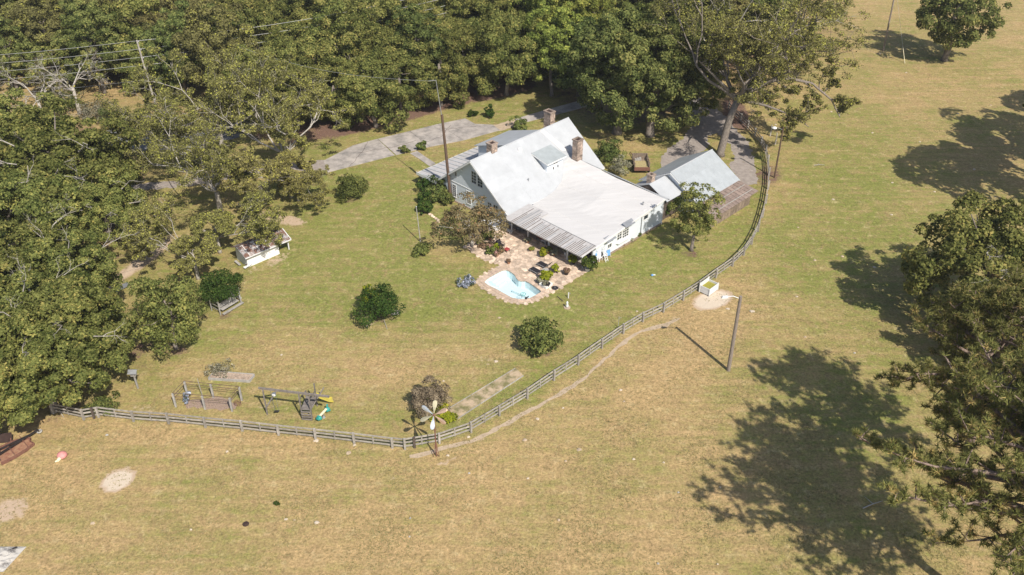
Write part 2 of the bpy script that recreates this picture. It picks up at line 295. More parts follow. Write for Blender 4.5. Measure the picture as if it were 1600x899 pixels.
def ground_mat():
    m = bpy.data.materials.new('ground_turf'); m.use_nodes = True; n = m.node_tree.nodes; l = m.node_tree.links; p = n['Principled BSDF']
    p.inputs['Roughness'].default_value = .95; p.inputs['Specular IOR Level'].default_value = .1
    g_ = n.new('ShaderNodeNewGeometry').outputs['Position']
    at = n.new('ShaderNodeAttribute'); at.attribute_name = 'zone'; sp = n.new('ShaderNodeSeparateColor'); l.new(at.outputs['Color'], sp.inputs[0])
    def noise(s, d=4, r=.6, vec=g_, dist=0):
        x = n.new('ShaderNodeTexNoise'); x.inputs['Scale'].default_value = s; x.inputs['Detail'].default_value = d; x.inputs['Roughness'].default_value = r; x.inputs['Distortion'].default_value = dist; l.new(vec, x.inputs['Vector']); return x.outputs['Fac']
    def math_(op, a, b, cl=False):
        x = n.new('ShaderNodeMath'); x.operation = op; x.use_clamp = cl
        for k, q in ((0, a), (1, b)):
            if isinstance(q, (int, float)): x.inputs[k].default_value = q
            else: l.new(q, x.inputs[k])
        return x.outputs[0]
    def mr(v, a, b, c=0, d=1):
        x = n.new('ShaderNodeMapRange'); x.inputs[1].default_value = a; x.inputs[2].default_value = b; x.inputs[3].default_value = c; x.inputs[4].default_value = d; l.new(v, x.inputs[0]); return x.outputs[0]
    def mix(f, a, b, bt='MIX'):
        x = n.new('ShaderNodeMix'); x.data_type = 'RGBA'; x.blend_type = bt
        for k, q in ((0, f), (6, a), (7, b)):
            if isinstance(q, tuple): x.inputs[k].default_value = (*q, 1)
            elif isinstance(q, (int, float)): x.inputs[k].default_value = q
            else: l.new(q, x.inputs[k])
        return x.outputs[2]
    big = noise(.045, 5, .6); mid = noise(.28, 6, .65, dist=.6); fine = noise(1.7, 6, .75); tuft = noise(4.2, 4, .75)
    # mowing direction: streaks that follow the lawn
    mp = n.new('ShaderNodeMapping'); mp.inputs['Rotation'].default_value = (0, 0, R(-28)); mp.inputs['Scale'].default_value = (.10, 1.1, 1); l.new(g_, mp.inputs[0])
    streak = noise(1.0, 4, .6, vec=mp.outputs[0], dist=.4)
    gr = math_('ADD', sp.outputs[0], math_('MULTIPLY', math_('SUBTRACT', big, .5), 1.5)); gr = math_('ADD', gr, math_('MULTIPLY', math_('SUBTRACT', mid, .5), 1.7))
    gr = math_('ADD', gr, math_('MULTIPLY', math_('SUBTRACT', fine, .5), 1.9)); gr = math_('ADD', gr, math_('MULTIPLY', math_('SUBTRACT', streak, .5), 1.6), True)
    col = mix(gr, (.43, .298, .168), (.212, .222, .068))
    old = noise(.6, 5, .7, dist=1.2); col = mix(mr(old, .50, .66, 0, .6), col, (.335, .225, .135))
    straw_ = noise(.9, 5, .7); col = mix(mr(straw_, .54, .70, 0, .6), col, (.52, .41, .255))
    fl = noise(2.6, 5, .8, dist=.8); col = mix(mr(fl, .55, .68, 0, .55), col, (.20, .17, .075))
    col = mix(1., col, mix(mr(fine, .30, .72), (.58, .62, .53), (1.32, 1.28, 1.2)), 'MULTIPLY')
    col = mix(1., col, mix(mr(tuft, .32, .68), (.62, .66, .58), (1.27, 1.25, 1.2)), 'MULTIPLY')
    bare = math_('ADD', math_('MULTIPLY', sp.outputs[1], 1.3), math_('ADD', math_('MULTIPLY', math_('SUBTRACT', mid, .5), .9), math_('MULTIPLY', math_('SUBTRACT', fine, .5), 1.1)))
    bf = mr(bare, .5, .72); bcol = mix(mr(sp.outputs[1], .62, .85), (.46, .345, .245), (.57, .48, .375)); col = mix(bf, col, mix(mr(fine, .3, .7, 0, .15), bcol, (.40, .29, .19)))
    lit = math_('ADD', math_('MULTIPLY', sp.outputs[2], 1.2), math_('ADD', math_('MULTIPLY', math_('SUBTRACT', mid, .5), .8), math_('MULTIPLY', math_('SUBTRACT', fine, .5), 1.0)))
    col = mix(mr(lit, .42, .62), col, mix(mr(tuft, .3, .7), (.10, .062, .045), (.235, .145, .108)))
    l.new(col, p.inputs['Base Color'])
    bh = math_('ADD', math_('MULTIPLY', fine, 1.2), math_('MULTIPLY', tuft, .8)); bu = n.new('ShaderNodeBump'); bu.inputs['Strength'].default_value = .55; bu.inputs['Distance'].default_value = .12
    l.new(bh, bu.inputs['Height']); l.new(bu.outputs[0], p.inputs['Normal'])
    return m
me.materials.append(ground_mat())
# flat things laid on the ground
def sheet(name, pts, m, z, world=False, kind='structure', jag=0., label=None):
    P = [Vector((p[0], p[1], 0)) for p in pts] if world else [gp(*p) for p in pts]
    out = []
    n = len(P)
    if jag:
        for i in range(n):
            a, b = P[i], P[(i + 1) % n]; k = max(1, int((b - a).length / .45)); nn = Vector((-(b - a).y, (b - a).x, 0)).normalized()
            for q in range(k): out.append(a.lerp(b, q / k) + nn * random.gauss(0, jag))
    else: out = P
    mb = MB(); mb.v = [Vector((p.x, p.y, z)) for p in out]
    for t in geometry.tessellate_polygon([mb.v]): mb.f.append(tuple(t))
    bm_ = obj(name, mb, m, kind=kind)
    me_ = bm_.data
    if me_.polygons[0].normal.z < 0: me_.flip_normals()
    if label: bm_['label'] = label
    return bm_
def strip(name, px, widths, m, z, jag=.0, step=.6, gaps=None):
    P = [gp(*p) for p in px]; W = widths if hasattr(widths, '__len__') else [widths] * len(P)
    pts = []; ws = []
    for i in range(len(P) - 1):
        k = max(1, int((P[i + 1] - P[i]).length / step))
        for q in range(k): pts.append(P[i].lerp(P[i + 1], q / k)); ws.append(W[i] + (W[i + 1] - W[i]) * q / k)
    pts.append(P[-1]); ws.append(W[-1])
    mb = MB()
    for i, p in enumerate(pts):
        d = (pts[min(i + 1, len(pts) - 1)] - pts[max(i - 1, 0)]).normalized(); nn = Vector((-d.y, d.x, 0)); h_ = ws[i] / 2
        mb.v += [Vector((*(p + nn * (h_ + random.gauss(0, jag))).xy, z)), Vector((*(p - nn * (h_ + random.gauss(0, jag))).xy, z))]
        if i and not (gaps and random.random() < gaps): mb.f.append((2 * i - 2, 2 * i - 1, 2 * i + 1, 2 * i))
    o = obj(name, mb, m, kind='structure')
    if o.data.polygons[0].normal.z < 0: o.data.flip_normals()
    return o
# concrete apron in its separate pours, the walk, drives, road
def pour(parent, pts):
    mb = MB(); P = [gp(*p) for p in pts]; c = sum(P, Vector()) / len(P); P = [p + (c - p).normalized() * .035 for p in P]
    mb.slab([(p.x, p.y, .06) for p in P], .10); return obj('concrete_slab', mb, 'concrete', parent)
drive = link(bpy.data.objects.new('driveway', None)); drive['kind'] = 'structure'; drive.location = gp(600, 240)
for q in [[(512, 270), (505, 252), (551, 228), (590, 217.5), (617, 243), (575, 254)], [(590, 217.5), (640, 205.5), (672, 230), (619, 243)], [(640, 205.5), (684, 194.5), (724, 220), (672, 230)], [(684, 194.5), (727, 185.5), (742, 194), (770, 195.5), (782, 204), (724, 220)]]:
    pour(drive, q)
for q in [[(812, 194), (803, 187), (850, 173), (880, 177)], [(850, 173), (905, 158), (925, 165), (880, 177)], [(905, 158), (960, 146), (985, 155), (925, 165)]]: pour(drive, q)
for q in [[(640, 240), (652, 236.5), (664, 245), (655, 249)], [(655, 249), (664, 245), (681, 256), (672, 261)]]: pour(drive, q)
for ck in ([(545, 262), (556, 250), (566, 238), (575, 222)], [(560, 240), (590, 234), (618, 230), (650, 220)], [(650, 236), (668, 222), (690, 214), (704, 196)], [(690, 205), (720, 200), (752, 198)]):
    P = [gp(*q) for q in ck]; mb = MB(); L_ = []
    for i in range(len(P) - 1): L_ += [P[i].lerp(P[i + 1], q / 5) + Vector((random.gauss(0, .09), random.gauss(0, .09), 0)) for q in range(5)]
    L_.append(P[-1]); mb.tube([(q.x, q.y, .055) for q in L_], .028, 4); obj('crack', mb, 'soot', drive, kind='stuff')
sheet('gravel_walk', [(770, 196), (806, 186), (822, 192), (782, 205)], 'dirt', .012, jag=.12)
strip('roadside_track', [(150, 215), (215, 225), (300, 218), (360, 205), (445, 168), (520, 155), (645, 130), (760, 112), (900, 85)], 6.0, 'asphalt', .012, jag=.12)
strip('track', [(515, 258), (420, 262), (350, 276), (290, 287), (225, 292), (150, 300)], [3.2, 2.6, 2.4, 2.2, 2.2, 2.5], 'gravel', .008, jag=.25)
sheet('gravel_drive', [(1083, 150), (1112, 162), (1132, 182), (1152, 205), (1168, 222), (1178, 245), (1184, 288), (1168, 290), (1148, 275), (1139, 258), (1147, 247), (1142, 228), (1122, 208), (1105, 212), (1108, 228), (1095, 240), (1070, 262), (1032, 262), (1033, 248), (1045, 232), (1068, 215), (1080, 195), (1074, 165)], 'gravel', .012, jag=.16)
strip('dirt_path', [(640, 714), (663, 710), (690, 701), (735, 690), (765, 677), (808, 652), (840, 636), (880, 612), (915, 590), (935, 570), (955, 552), (985, 527), (1005, 516)], [.35, .45, .5, .45, .4, .5, .35, .5, .35, .35, .3, .45, .3], 'dirt', .008, jag=.07, gaps=.03)
strip('dirt_path', [(1004, 518), (1020, 512), (1040, 508), (1062, 497)], [.4, .6, .5, .3], 'dirt', .010, jag=.08)
sheet('mulch_bed', [(292, 627), (320, 622), (366, 622), (368, 638), (330, 639), (288, 637)], 'mulch', .012, jag=.22)
# overgrown strip bed edged with thin boards, between shrub and fence
bed = thing('garden_bed', gp(760, 618), 'long overgrown strip bed edged with thin boards inside the fence', 'garden bed')
bp = [gp(705, 652), gp(715, 636), gp(805, 576), gp(818, 587), gp(742, 634), gp(716, 655)]
b0, b1, b2, b3 = gp(700, 640), gp(806, 576), gp(818, 588), gp(714, 656)
mb = MB(); N_ = 26
for i in range(N_ + 1):
    for j in range(5):
        p = b0.lerp(b1, i / N_).lerp(b3.lerp(b2, i / N_), j / 4); mb.v.append(Vector((p.x, p.y, .05 + random.uniform(0, .05) * (0 < j < 4))))
for i in range(N_):
    for j in range(4): a = i * 5 + j; mb.f.append((a, a + 5, a + 6, a + 1))
obj('bed_soil', mb, mat('bed_soil', (.43, .33, .22), .95, var=.3, scale=1.1, bump=.8, bscale=5, col2=(.17, .155, .065), thr=(.38, .60)), bed)
for a, b in ((b0, b1), (b1, b2), (b2, b3)):
    k = max(1, int((b - a).length / 2.4))
    for q in range(k):
        if random.random() < .12: continue
        s_, e_ = a.lerp(b, q / k), a.lerp(b, (q + .97) / k); mb = MB(); mb.beam((s_.x, s_.y, .06), (e_.x, e_.y, .06), .05, .12); obj('edging_board', mb, 'greywood', bed)
# ------------------------------------------------ foliage
def leafmesh(name, P, N, size, m, asp=.62, tint=None):
    n = len(P); N = N / np.linalg.norm(N, axis=1, keepdims=True)
    a = rng.normal(size=(n, 3)); t = np.cross(N, a); t /= np.linalg.norm(t, axis=1, keepdims=True); b = np.cross(N, t)
    s_ = (size * rng.uniform(.65, 1.35, n))[:, None]
    V = np.stack([P - t * s_, P - b * s_ * asp + N * s_ * .15, P + t * s_, P + b * s_ * asp + N * s_ * .15], 1).reshape(-1, 3)
    me = bpy.data.meshes.new(name); me.vertices.add(4 * n); me.vertices.foreach_set('co', V.ravel().astype(np.float32))
    me.loops.add(4 * n); me.loops.foreach_set('vertex_index', np.arange(4 * n, dtype=np.int32)); me.polygons.add(n)
    me.polygons.foreach_set('loop_start', np.arange(n, dtype=np.int32) * 4); me.polygons.foreach_set('loop_total', np.full(n, 4, np.int32))
    me.update(); at = me.attributes.new('tint', 'FLOAT', 'FACE')
    at.data.foreach_set('value', (rng.random(n) if tint is None else np.clip(tint, 0, 1)).astype(np.float32))
    me.materials.append(M[m]); return me
def sph(n):
    d = rng.normal(size=(n, 3)); return d / np.linalg.norm(d, axis=1, keepdims=True)
def crown(name, Rx, Rz, hc, nc, per, size, m, cr=.2, low=-.35, fill=.2, flat=.75, lump=.18):
    """clumps of leaves set through the outer part of an uneven crown"""
    d = sph(nc * 3); d = d[d[:, 2] > low][:nc]; nc = len(d)
    lp = sph(5); bul = 1 + lump * np.sin(d @ lp.T * 4.0).sum(1) / 2
    rad = (1 - .42 * rng.random(nc) ** 1.6) * bul; inner = rng.random(nc) < fill; rad[inner] *= .55
    C = d * rad[:, None] * np.array([Rx, Rx, Rz]) + np.array([0, 0, hc])
    cl = Rx * cr * rng.uniform(.65, 1.4, nc); ct = rng.normal(0, .13, nc)
    cnt = np.maximum(8, (per * (cl / (Rx * cr)) ** 2)).astype(int); idx = np.repeat(np.arange(nc), cnt); n = len(idx)
    e = sph(n); e = e + d[idx] * .55 + np.array([0, 0, .35]); e /= np.linalg.norm(e, axis=1, keepdims=True)
    r_ = cl[idx] * (.72 + .38 * rng.random(n) ** .7)
    wob = 1 + .22 * np.sin(e[:, 0] * 7 + idx * 1.7) * np.sin(e[:, 1] * 6 + idx)
    P = C[idx] + e * (r_ * wob)[:, None] * np.array([1, 1, flat]); N = e + rng.normal(0, .5, (n, 3)) + np.array([0, 0, .25])
    P[:, 2] = np.maximum(P[:, 2], .08)
    return leafmesh(name, P, N, size, m, tint=.45 + ct[idx] + rng.normal(0, .22, n)), C
def trunkmesh(name, h, r0, C, m, limbs=7, lean=(0, 0), flare=1.5):
    mb = MB(); top = Vector((lean[0], lean[1], h))
    pts = [(0, 0, -.1), (lean[0] * .05, lean[1] * .05, .5)] + [(lean[0] * t + .25 * math.sin(t * 7), lean[1] * t + .2 * math.cos(t * 5) - .2, h * t) for t in (.3, .55, .8, 1)]
    mb.tube(pts, [r0 * flare, r0 * 1.1, r0, r0 * .85, r0 * .7, r0 * .5], 9)
    me = mk(name, mb, m)
    lb = MB()
    for k in range(min(limbs, len(C))):
        c = C[k * max(1, len(C) // limbs)]; s_ = Vector(pts[3]).lerp(Vector(pts[-1]), random.random()); e_ = Vector(c)
        md = s_.lerp(e_, .5) + Vector((random.gauss(0, .4), random.gauss(0, .4), -.1 * (e_ - s_).length)); lb.tube([s_, md, e_], [r0 * .42, r0 * .25, r0 * .07], 6)
    return me, (mk('limbs', lb, m) if lb.v else None)
def deadwood(Rx, Rz, hc, n=7, seed=0):
    out_ = []
    for k in range(n):
        lb = MB(); out_.append(lb); d = Vector(sph(1)[0]); d.z = abs(d.z) * .9 + .1; d.normalize(); p = Vector((d.x * Rx * .75, d.y * Rx * .75, hc + d.z * Rz * .75)); q = p
        def fork_(p, d, L, r, lev):
            a = p + d * L * .5 + Vector((random.gauss(0, .12), random.gauss(0, .12), 0)); b = a + (d + Vector((random.gauss(0, .3), random.gauss(0, .3), random.gauss(0, .2)))).normalized() * L * .5; lb.tube([p, a, b], [r, r * .75, r * .45], 4, cap=False)
            if lev < 3:
                for _ in range(2): fork_(b if random.random() < .6 else a, (d + Vector((random.gauss(0, .6), random.gauss(0, .6), random.gauss(0, .4)))).normalized(), L * .68, r * .5, lev + 1)
        fork_(p, d, random.uniform(1.6, 2.8), .09, 0)
    return [('dead_limb', mk('dead_limb', q, 'palebark')) for q in out_]
def mk(name, mb, m):
    me = bpy.data.meshes.new(name); me.from_pydata(mb.v, [], mb.f); me.shade_smooth(); me.materials.append(M[m]); return me
def place(name, parts, loc, label, cat, group=None, s=1., rz=None, sz=None):
    t = thing(name, loc, label, cat, group); t.rotation_euler.z = random.uniform(0, 6.28) if rz is None else rz; t.scale = (s, s, sz or s)
    for nm, me in parts:
        if me is None: continue
        o = link(bpy.data.objects.new(nm, me)); o.parent = t
    return t
def oak(seed_h, Rx, Rz, hc, nc, per, size, m, r0=.35, bark='bark', **k):
    cm, C = crown('crown', Rx, Rz, hc, nc, per, size, m, **k); tm, lm = trunkmesh('trunk', hc + Rz * .3, r0, C, bark)
    return [('trunk', tm), ('limbs', lm), ('crown', cm)]
def wispy(Ht, spread, m, nl=6, size=.3, per=16, bark='palebark', r0=.45, lean=(0, 0), density=1., depth=4, dead=.12, fork=.35, extra=()):
    """open crown: forking pale limbs ending in loose sprays of leaves"""
    tr = MB(); lb = MB(); tips = []
    fh = Ht * fork; tr.tube([(0, 0, -.1), (0, 0, .6), (lean[0] * .4, lean[1] * .4, fh * .6), (lean[0], lean[1], fh)], [r0 * 1.5, r0 * 1.05, r0 * .92, r0 * .8], 10)
    def grow_(p, d, L, r, lev):
        n = 3; pts = [p]; q = p.copy(); dd = d.copy()
        for i in range(n):
            dd = (dd + Vector((random.gauss(0, .2), random.gauss(0, .2), random.gauss(.03, .12)))).normalized(); q = q + dd * L / n; pts.append(q.copy())
        lb.tube(pts, [r, r * .82, r * .66, r * .5], 6 if lev < 2 else 4, cap=False)
        if lev >= depth:
            if random.random() > dead: tips.append((q, L))
            return
        if lev >= 2 and random.random() > dead: tips.append((pts[2], L))
        for k in range(random.choice((2, 3, 3)) if lev else 3):
            ax = Vector((random.gauss(0, 1), random.gauss(0, 1), random.gauss(0, .6))).normalized()
            nd = (dd + ax * random.uniform(.55, .95)).normalized(); grow_(q if random.random() < .7 else pts[2], nd, L * random.uniform(.6, .82), r * .55, lev + 1)
    for k in range(nl):
        a = 2 * math.pi * k / nl + random.uniform(-.4, .4); el = random.uniform(.35, 1.1)
        d = Vector((math.cos(a) * math.cos(el), math.sin(a) * math.cos(el), math.sin(el)))
        L = spread * .40 * (1.0 if el < .8 else Ht / spread * .55); grow_(Vector((lean[0], lean[1], fh)) - Vector((0, 0, random.uniform(0, fh * .18))), d, L, r0 * .5, 0)
    for path, r_ in extra:
        path = [Vector(q) for q in path]; lb.tube(path, [r_ * (1 - .8 * i / (len(path) - 1)) for i in range(len(path))], 8, cap=False)
        for i in range(1, len(path)):
            for _ in range(3): grow_(path[i].lerp(path[i - 1], random.random() * .8), Vector((random.uniform(-.3, 1), random.gauss(0, .7), random.uniform(-.5, .8))).normalized(), random.uniform(1.3, 2.2), r_ * .28, 2)
    P = []; N = []
    for q, L in tips:
        k = int(per * density * random.uniform(.5, 1.5)); e = sph(k); rr = np.clip(.45 * L, .5, 1.5) * rng.random(k) ** .45
        P.append(np.array(q)[None] + e * rr[:, None] * np.array([1, 1, .7])); N.append(e * .5 + rng.normal(0, .6, (k, 3)) + np.array([0, 0, .5]))
    P = np.concatenate(P); N = np.concatenate(N); P[:, 2] = np.maximum(P[:, 2], .2)
    return [('trunk', mk('trunk', tr, bark)), ('limbs', mk('limbs', lb, bark)), ('crown', leafmesh('crown', P, N, size, m))]
def pine(Ht, Rc, lo=.42, r0=.42, nb=46, seed=0, lean=(0, 0), asym=(0, 0)):
    tr = MB(); lb = MB(); T = []
    cx = lambda z: Vector((lean[0] * z / Ht + .3 * math.sin(z * .23 + seed), lean[1] * z / Ht + .25 * math.cos(z * .2 + seed) - .25, z))
    tr.tube([cx(Ht * t) if t else Vector((0, 0, -.2)) for t in (0, .04, .2, .4, .6, .8, 1)], [r0 * 1.35, r0 * 1.05, r0 * .92, r0 * .78, r0 * .6, r0 * .36, .04], 12)
    for i in range(nb):
        t = lo + (1 - lo) * (i + .5) / nb; z = Ht * t; a = i * 2.4 + random.uniform(-.4, .4); rel = (t - lo) / (1 - lo)
        L = Rc * (1.0 - rel) ** .5 * random.uniform(.72, 1.1) * min(1, .42 + rel * 3.2) * (1 + asym[1] * math.cos(a - asym[0])) + .5
        el = -.12 + .65 * rel + random.uniform(-.12, .2); p = cx(z); d = Vector((math.cos(a) * math.cos(el), math.sin(a) * math.cos(el), math.sin(el)))
        pts = [p]; q = p.copy(); n = 5
        for k in range(n): d = (d + Vector((random.gauss(0, .10), random.gauss(0, .10), random.gauss(.05, .06)))).normalized(); q = q + d * L / n; pts.append(q.copy())
        br = .045 + .018 * L; lb.tube(pts, [br, br * .85, br * .7, br * .5, br * .33, br * .15], 5, cap=False)
        for k in range(int(5 + L * 1.9)):
            f_ = random.uniform(.28, 1.0); j = min(n - 1, int(f_ * n)); b = pts[j].lerp(pts[j + 1], f_ * n - j)
            sd_ = Vector((random.gauss(0, 1), random.gauss(0, 1), random.gauss(.25, .4))).normalized(); sl_ = random.uniform(.6, 2.1) * (1.1 - .3 * f_)
            e_ = b + (sd_ + d * .6).normalized() * sl_; lb.tube([b, b.lerp(e_, .5) + Vector((0, 0, -.05)), e_], [br * .35, br * .25, .012], 3, cap=False)
            for _ in range(random.choice((3, 4, 5))): T.append(e_.lerp(b, random.uniform(0, .5)) + Vector((random.gauss(0, .16), random.gauss(0, .16), random.gauss(.04, .12))))
        T.append(q)
    T = np.array([tuple(x) for x in T]); nn = 22; n = len(T) * nn; idx = np.repeat(np.arange(len(T)), nn)
    e = sph(n) + np.array([0, 0, .35]); e /= np.linalg.norm(e, axis=1, keepdims=True); ln = rng.uniform(.30, .52, n)[:, None]
    a = np.cross(e, rng.normal(size=(n, 3))); a /= np.linalg.norm(a, axis=1, keepdims=True); b0_ = T[idx] + e * .03
    V = np.stack([b0_ - a * .036, b0_ + a * .036, b0_ + e * ln], 1).reshape(-1, 3)
    me = bpy.data.meshes.new('needles'); me.vertices.add(3 * n); me.vertices.foreach_set('co', V.ravel().astype(np.float32)); me.loops.add(3 * n)
    me.loops.foreach_set('vertex_index', np.arange(3 * n, dtype=np.int32)); me.polygons.add(n); me.polygons.foreach_set('loop_start', np.arange(n, dtype=np.int32) * 3); me.polygons.foreach_set('loop_total', np.full(n, 3, np.int32)); me.update()
    tt = (.5 + rng.normal(0, .2, len(T)))[idx] + rng.normal(0, .12, n); at = me.attributes.new('tint', 'FLOAT', 'FACE'); at.data.foreach_set('value', np.clip(tt, 0, 1).astype(np.float32)); me.materials.append(M['pine'])
    print('pine tufts', len(T))
    return [('trunk', mk('trunk', tr, 'pinebark')), ('limbs', mk('limbs', lb, 'pinebark')), ('crown', me)]
# --- forest kinds
def at_c(px, py, hc): p = gp(px, py, hc); return Vector((p.x, p.y, 0))
F_OAK = [oak(1, 5.3, 5.5, 5.5, 100, 210, .155, 'oak', r0=.3, cr=.165, low=-.85, fill=.1) for _ in range(4)]
F_OAKT = [oak(1, 4.8, 6.8, 8.4, 90, 200, .16, 'oakd', r0=.3, cr=.17, low=-.75, fill=.1) for _ in range(2)]
F_MIX = [oak(1, 4.6, 6.0, 7.6, 110, 140, .15, 'pecan', r0=.25, cr=.17, low=-.75) for _ in range(2)]
F_LIME = oak(1, 4.4, 6.6, 8, 110, 160, .155, 'lime', r0=.25, cr=.16, low=-.75)
placed = []
def forest_pt(x, y):
    # front edge of the wood, as it runs behind the driveway and the road
    e = np.interp(x, [-130, -62, -50, -37, -25, -10.7, 0, 11, 20, 32, 50, 62], [146, 146, 140, 130.5, 131.5, 142, 149, 155, 158, 158, 174, 205])
    return y > e
for row in range(15):
    y = 130 + row * 6.6
    for x in np.arange(-135, 60, 6.9):
        xx = x + (row % 2) * 3.45 + random.uniform(-1.6, 1.6); yy = y + random.uniform(-1.8, 1.8)
        if not forest_pt(xx, yy) or abs(xx) > .58 * yy + 14: continue
        px, py = photo_px(np.array([xx]), np.array([yy])); px, py = px[0], py[0]
        if yy > 205: continue
        if px > 1240: continue
        placed.append((xx, yy, px, py))
for xx, yy, px, py in placed:
    z = random.random()
    if px < 380 and z < .55: kind = 'mix'
    elif px < 380: kind = random.choice(['oak', 'tall'])
    elif 820 < px < 930: kind = 'lime' if z < .55 else 'oak'
    elif px > 930: kind = 'tall' if z < .5 else ('mix' if z < .75 else 'oak')
    else: kind = 'oak' if z < .9 else 'tall'
    pr = {'oak': random.choice(F_OAK), 'tall': random.choice(F_OAKT), 'mix': random.choice(F_MIX), 'lime': F_LIME}[kind]
    lb_, gname = {'oak': ('rounded olive green oak standing in the wood behind the driveway', 'oaks of the wood behind the driveway'),
                 'tall': ('tall dark green tree rising in the wood along the top of the view', 'tall dark trees of the wood'),
                 'mix': ('brownish olive tree with thinning leaves in the wood beyond the road', 'thinning trees of the wood beyond the road'),
                 'lime': ('bright yellow green tree in the wood behind the house', 'yellow green trees behind the house')}[kind]
    sc_ = random.uniform(.85, 1.2)
    place({'oak': 'oak_tree', 'tall': 'forest_tree', 'mix': 'thinning_tree', 'lime': 'yellow_green_tree'}[kind], pr, (xx, yy, 0), lb_, 'tree', gname, s=sc_, sz=sc_ * random.uniform(.85, 1.15))
# --- big oaks on the left
B1 = [oak(1, 7.6, 6.0, 6.8, 270, 170, .17, 'oak', r0=.5, cr=.115, bark='bark', low=-.6) + deadwood(7.6, 6.0, 6.8, 9) for _ in range(2)]
B2 = [oak(1, 6.0, 5.2, 6.0, 220, 170, .15, 'oak', r0=.4, cr=.125, low=-.6) + deadwood(6.0, 5.2, 6.0, 4) for _ in range(2)]
for k, (px, py, hc, s_, lab) in enumerate([(95, 255, 7.5, 1.15, 'broad spreading oak with a sunlit crown, above the darker oaks at the left edge'), (25, 330, 7, .95, 'broad oak half cut by the left edge of the view, under the largest oak'), (160, 330, 6, .72, 'rounded oak at the right end of the left grove, beside the open track'), (15, 215, 7, .9, 'oak at the left edge just below the power lines')]):
    place('oak_tree', B1[k % 2], at_c(px, py, hc * s_), lab, 'tree', s=s_)
for k, (px, py, s_, lab) in enumerate([(100, 440, .95, 'dark oak beside the sandy track on its right'), (40, 430, .95, 'dark oak in the middle of the left edge, two crowns above the fence'), (25, 520, 1.0, 'dark oak at the left edge, behind the one by the fence end'), (96, 520, 1.05, 'large dark oak whose crown hangs toward the birdhouse'),
                                      (62, 575, .9, 'dark oak standing over the left end of the fence'), (152, 520, .5, 'small dark oak at the right of the dark grove, behind the birdhouse'), (0, 590, .85, 'dark oak low in the left corner above the rusty implement')]):
    place('oak_tree', B2[k % 2], at_c(px, py, 6.0 * s_), lab, 'tree', s=s_)
# --- open pecans
W1 = [wispy(14, 17, 'pecan', 6, .145, 50, density=1.5) for _ in range(3)]; W2 = wispy(10, 13, 'pecan', 6, .14, 66, density=1.5, r0=.3)
for k, (px, py, hc, s_, lab) in enumerate([(335, 165, 9, .9, 'open crowned pecan with pale limbs in front of the paved road'), (240, 205, 7, .62, 'open pecan in front of the leaning power pole'), (440, 215, 8, .78, 'open pecan at the left end of the concrete apron'), (332, 268, 8, .78, 'large open pecan standing astride the gravel track')]):
    place('pecan_tree', W1[k % 3], at_c(px, py, hc * s_), lab, 'tree', s=s_)
for k, (px, py, s_, lab) in enumerate([(300, 392, .66, 'thin open tree left of the rusty roofed shed'), (335, 352, .66, 'open tree hanging over the back of the rusty roofed shed'), (448, 262, .75, 'leafy open tree at the lower end of the concrete apron'), (462, 285, .5, 'low open tree shading the lawn below the concrete apron')]):
    place('open_tree', W2, at_c(px, py, 6 * s_), lab, 'tree', s=s_)
DEAD = wispy(13, 9, 'pecan', 5, .25, 3, r0=.28, dead=.7); DEAD[2] = ('crown', DEAD[2][1])
for k, (px, py, s_, lab) in enumerate([(125, 150, 1.0, 'bare pale dead tree left of the leaning power pole'), (70, 165, .9, 'bare pale dead tree at the wood edge above the largest oak'), (1100, 95, 1.1, 'bare pale limbed tree above the gravel drive')]):
    place('dead_tree', DEAD, gp(px, py + 28), lab, 'tree', s=s_)
# --- old trees beyond the house
OB = [oak(1, 7.2, 8.2, 10.8, 230, 170, .19, 'oakd', r0=.62, cr=.135, bark='bark', low=-.85) for _ in range(2)]
place('old_oak', OB[0], gp(964, 208), 'massive old oak with a thick pale trunk, nearer the house of two', 'tree', rz=.4)
place('old_oak', OB[1], gp(1015, 212), 'massive old oak nearest the wooden wagon, right of its twin', 'tree', rz=2.1)
OB3 = oak(1, 5.6, 5.6, 7.0, 150, 150, .19, 'oakd', r0=.45, cr=.145, low=-.75)
place('old_oak', OB3, gp(1062, 190), 'low hanging dark oak right of the two massive trunks', 'tree', s=1.0)
place('old_oak', OB3, gp(905, 150), 'dark oak between the yellow green tree and the massive oaks', 'tree', s=1.0, rz=3.)
place('yellow_green_tree', F_LIME, gp(862, 150), 'bright yellow green tree nearest the far end of the driveway', 'tree', s=1.1)
BIGP = wispy(23, 21, 'pecan', 8, .14, 52, density=1.5, r0=.55, lean=(1.6, .3), bark='bark', fork=.40, extra=[([(1.6, .3, 9), (4.5, .2, 11.2), (8, .2, 12), (11.5, -.3, 11.4), (14.5, -1, 9.2), (16, -1.6, 6.8)], .34), ([(1.6, .3, 8.6), (5, -1.5, 8.6), (8.5, -3, 7.8), (11, -4, 6.4)], .24), ([(1.7, .3, 9.2), (5, 2, 14), (9, 3.5, 17.5), (12.5, 4.5, 19)], .3), ([(1.4, .3, 8.8), (-2, 0, 12), (-5, -1, 15)], .3)], dead=.2)
place('pecan_tree', BIGP, gp(1125, 243), 'tall pecan with a leaning grey trunk behind the garage, limbs reaching over the fence', 'tree', rz=0)
place('pecan_tree', W1[1], gp(1180, 120), 'open pecan beyond the upper end of the fence', 'tree', s=.95, rz=1)
place('pecan_tree', W1[0], gp(1105, 130), 'open pecan over the far end of the gravel drive', 'tree', s=1.05, rz=2)
place('pecan_tree', W1[1], gp(1250, 60), 'open pecan at the right end of the wood by the pasture', 'tree', s=.75, rz=3)
place('pasture_tree', oak(1, 5.2, 5.0, 6.4, 140, 90, .19, 'oakd', r0=.4, cr=.15, low=-.85), gp(1475, 95), 'lone dark tree in the pasture at the top right', 'tree', s=1.3)
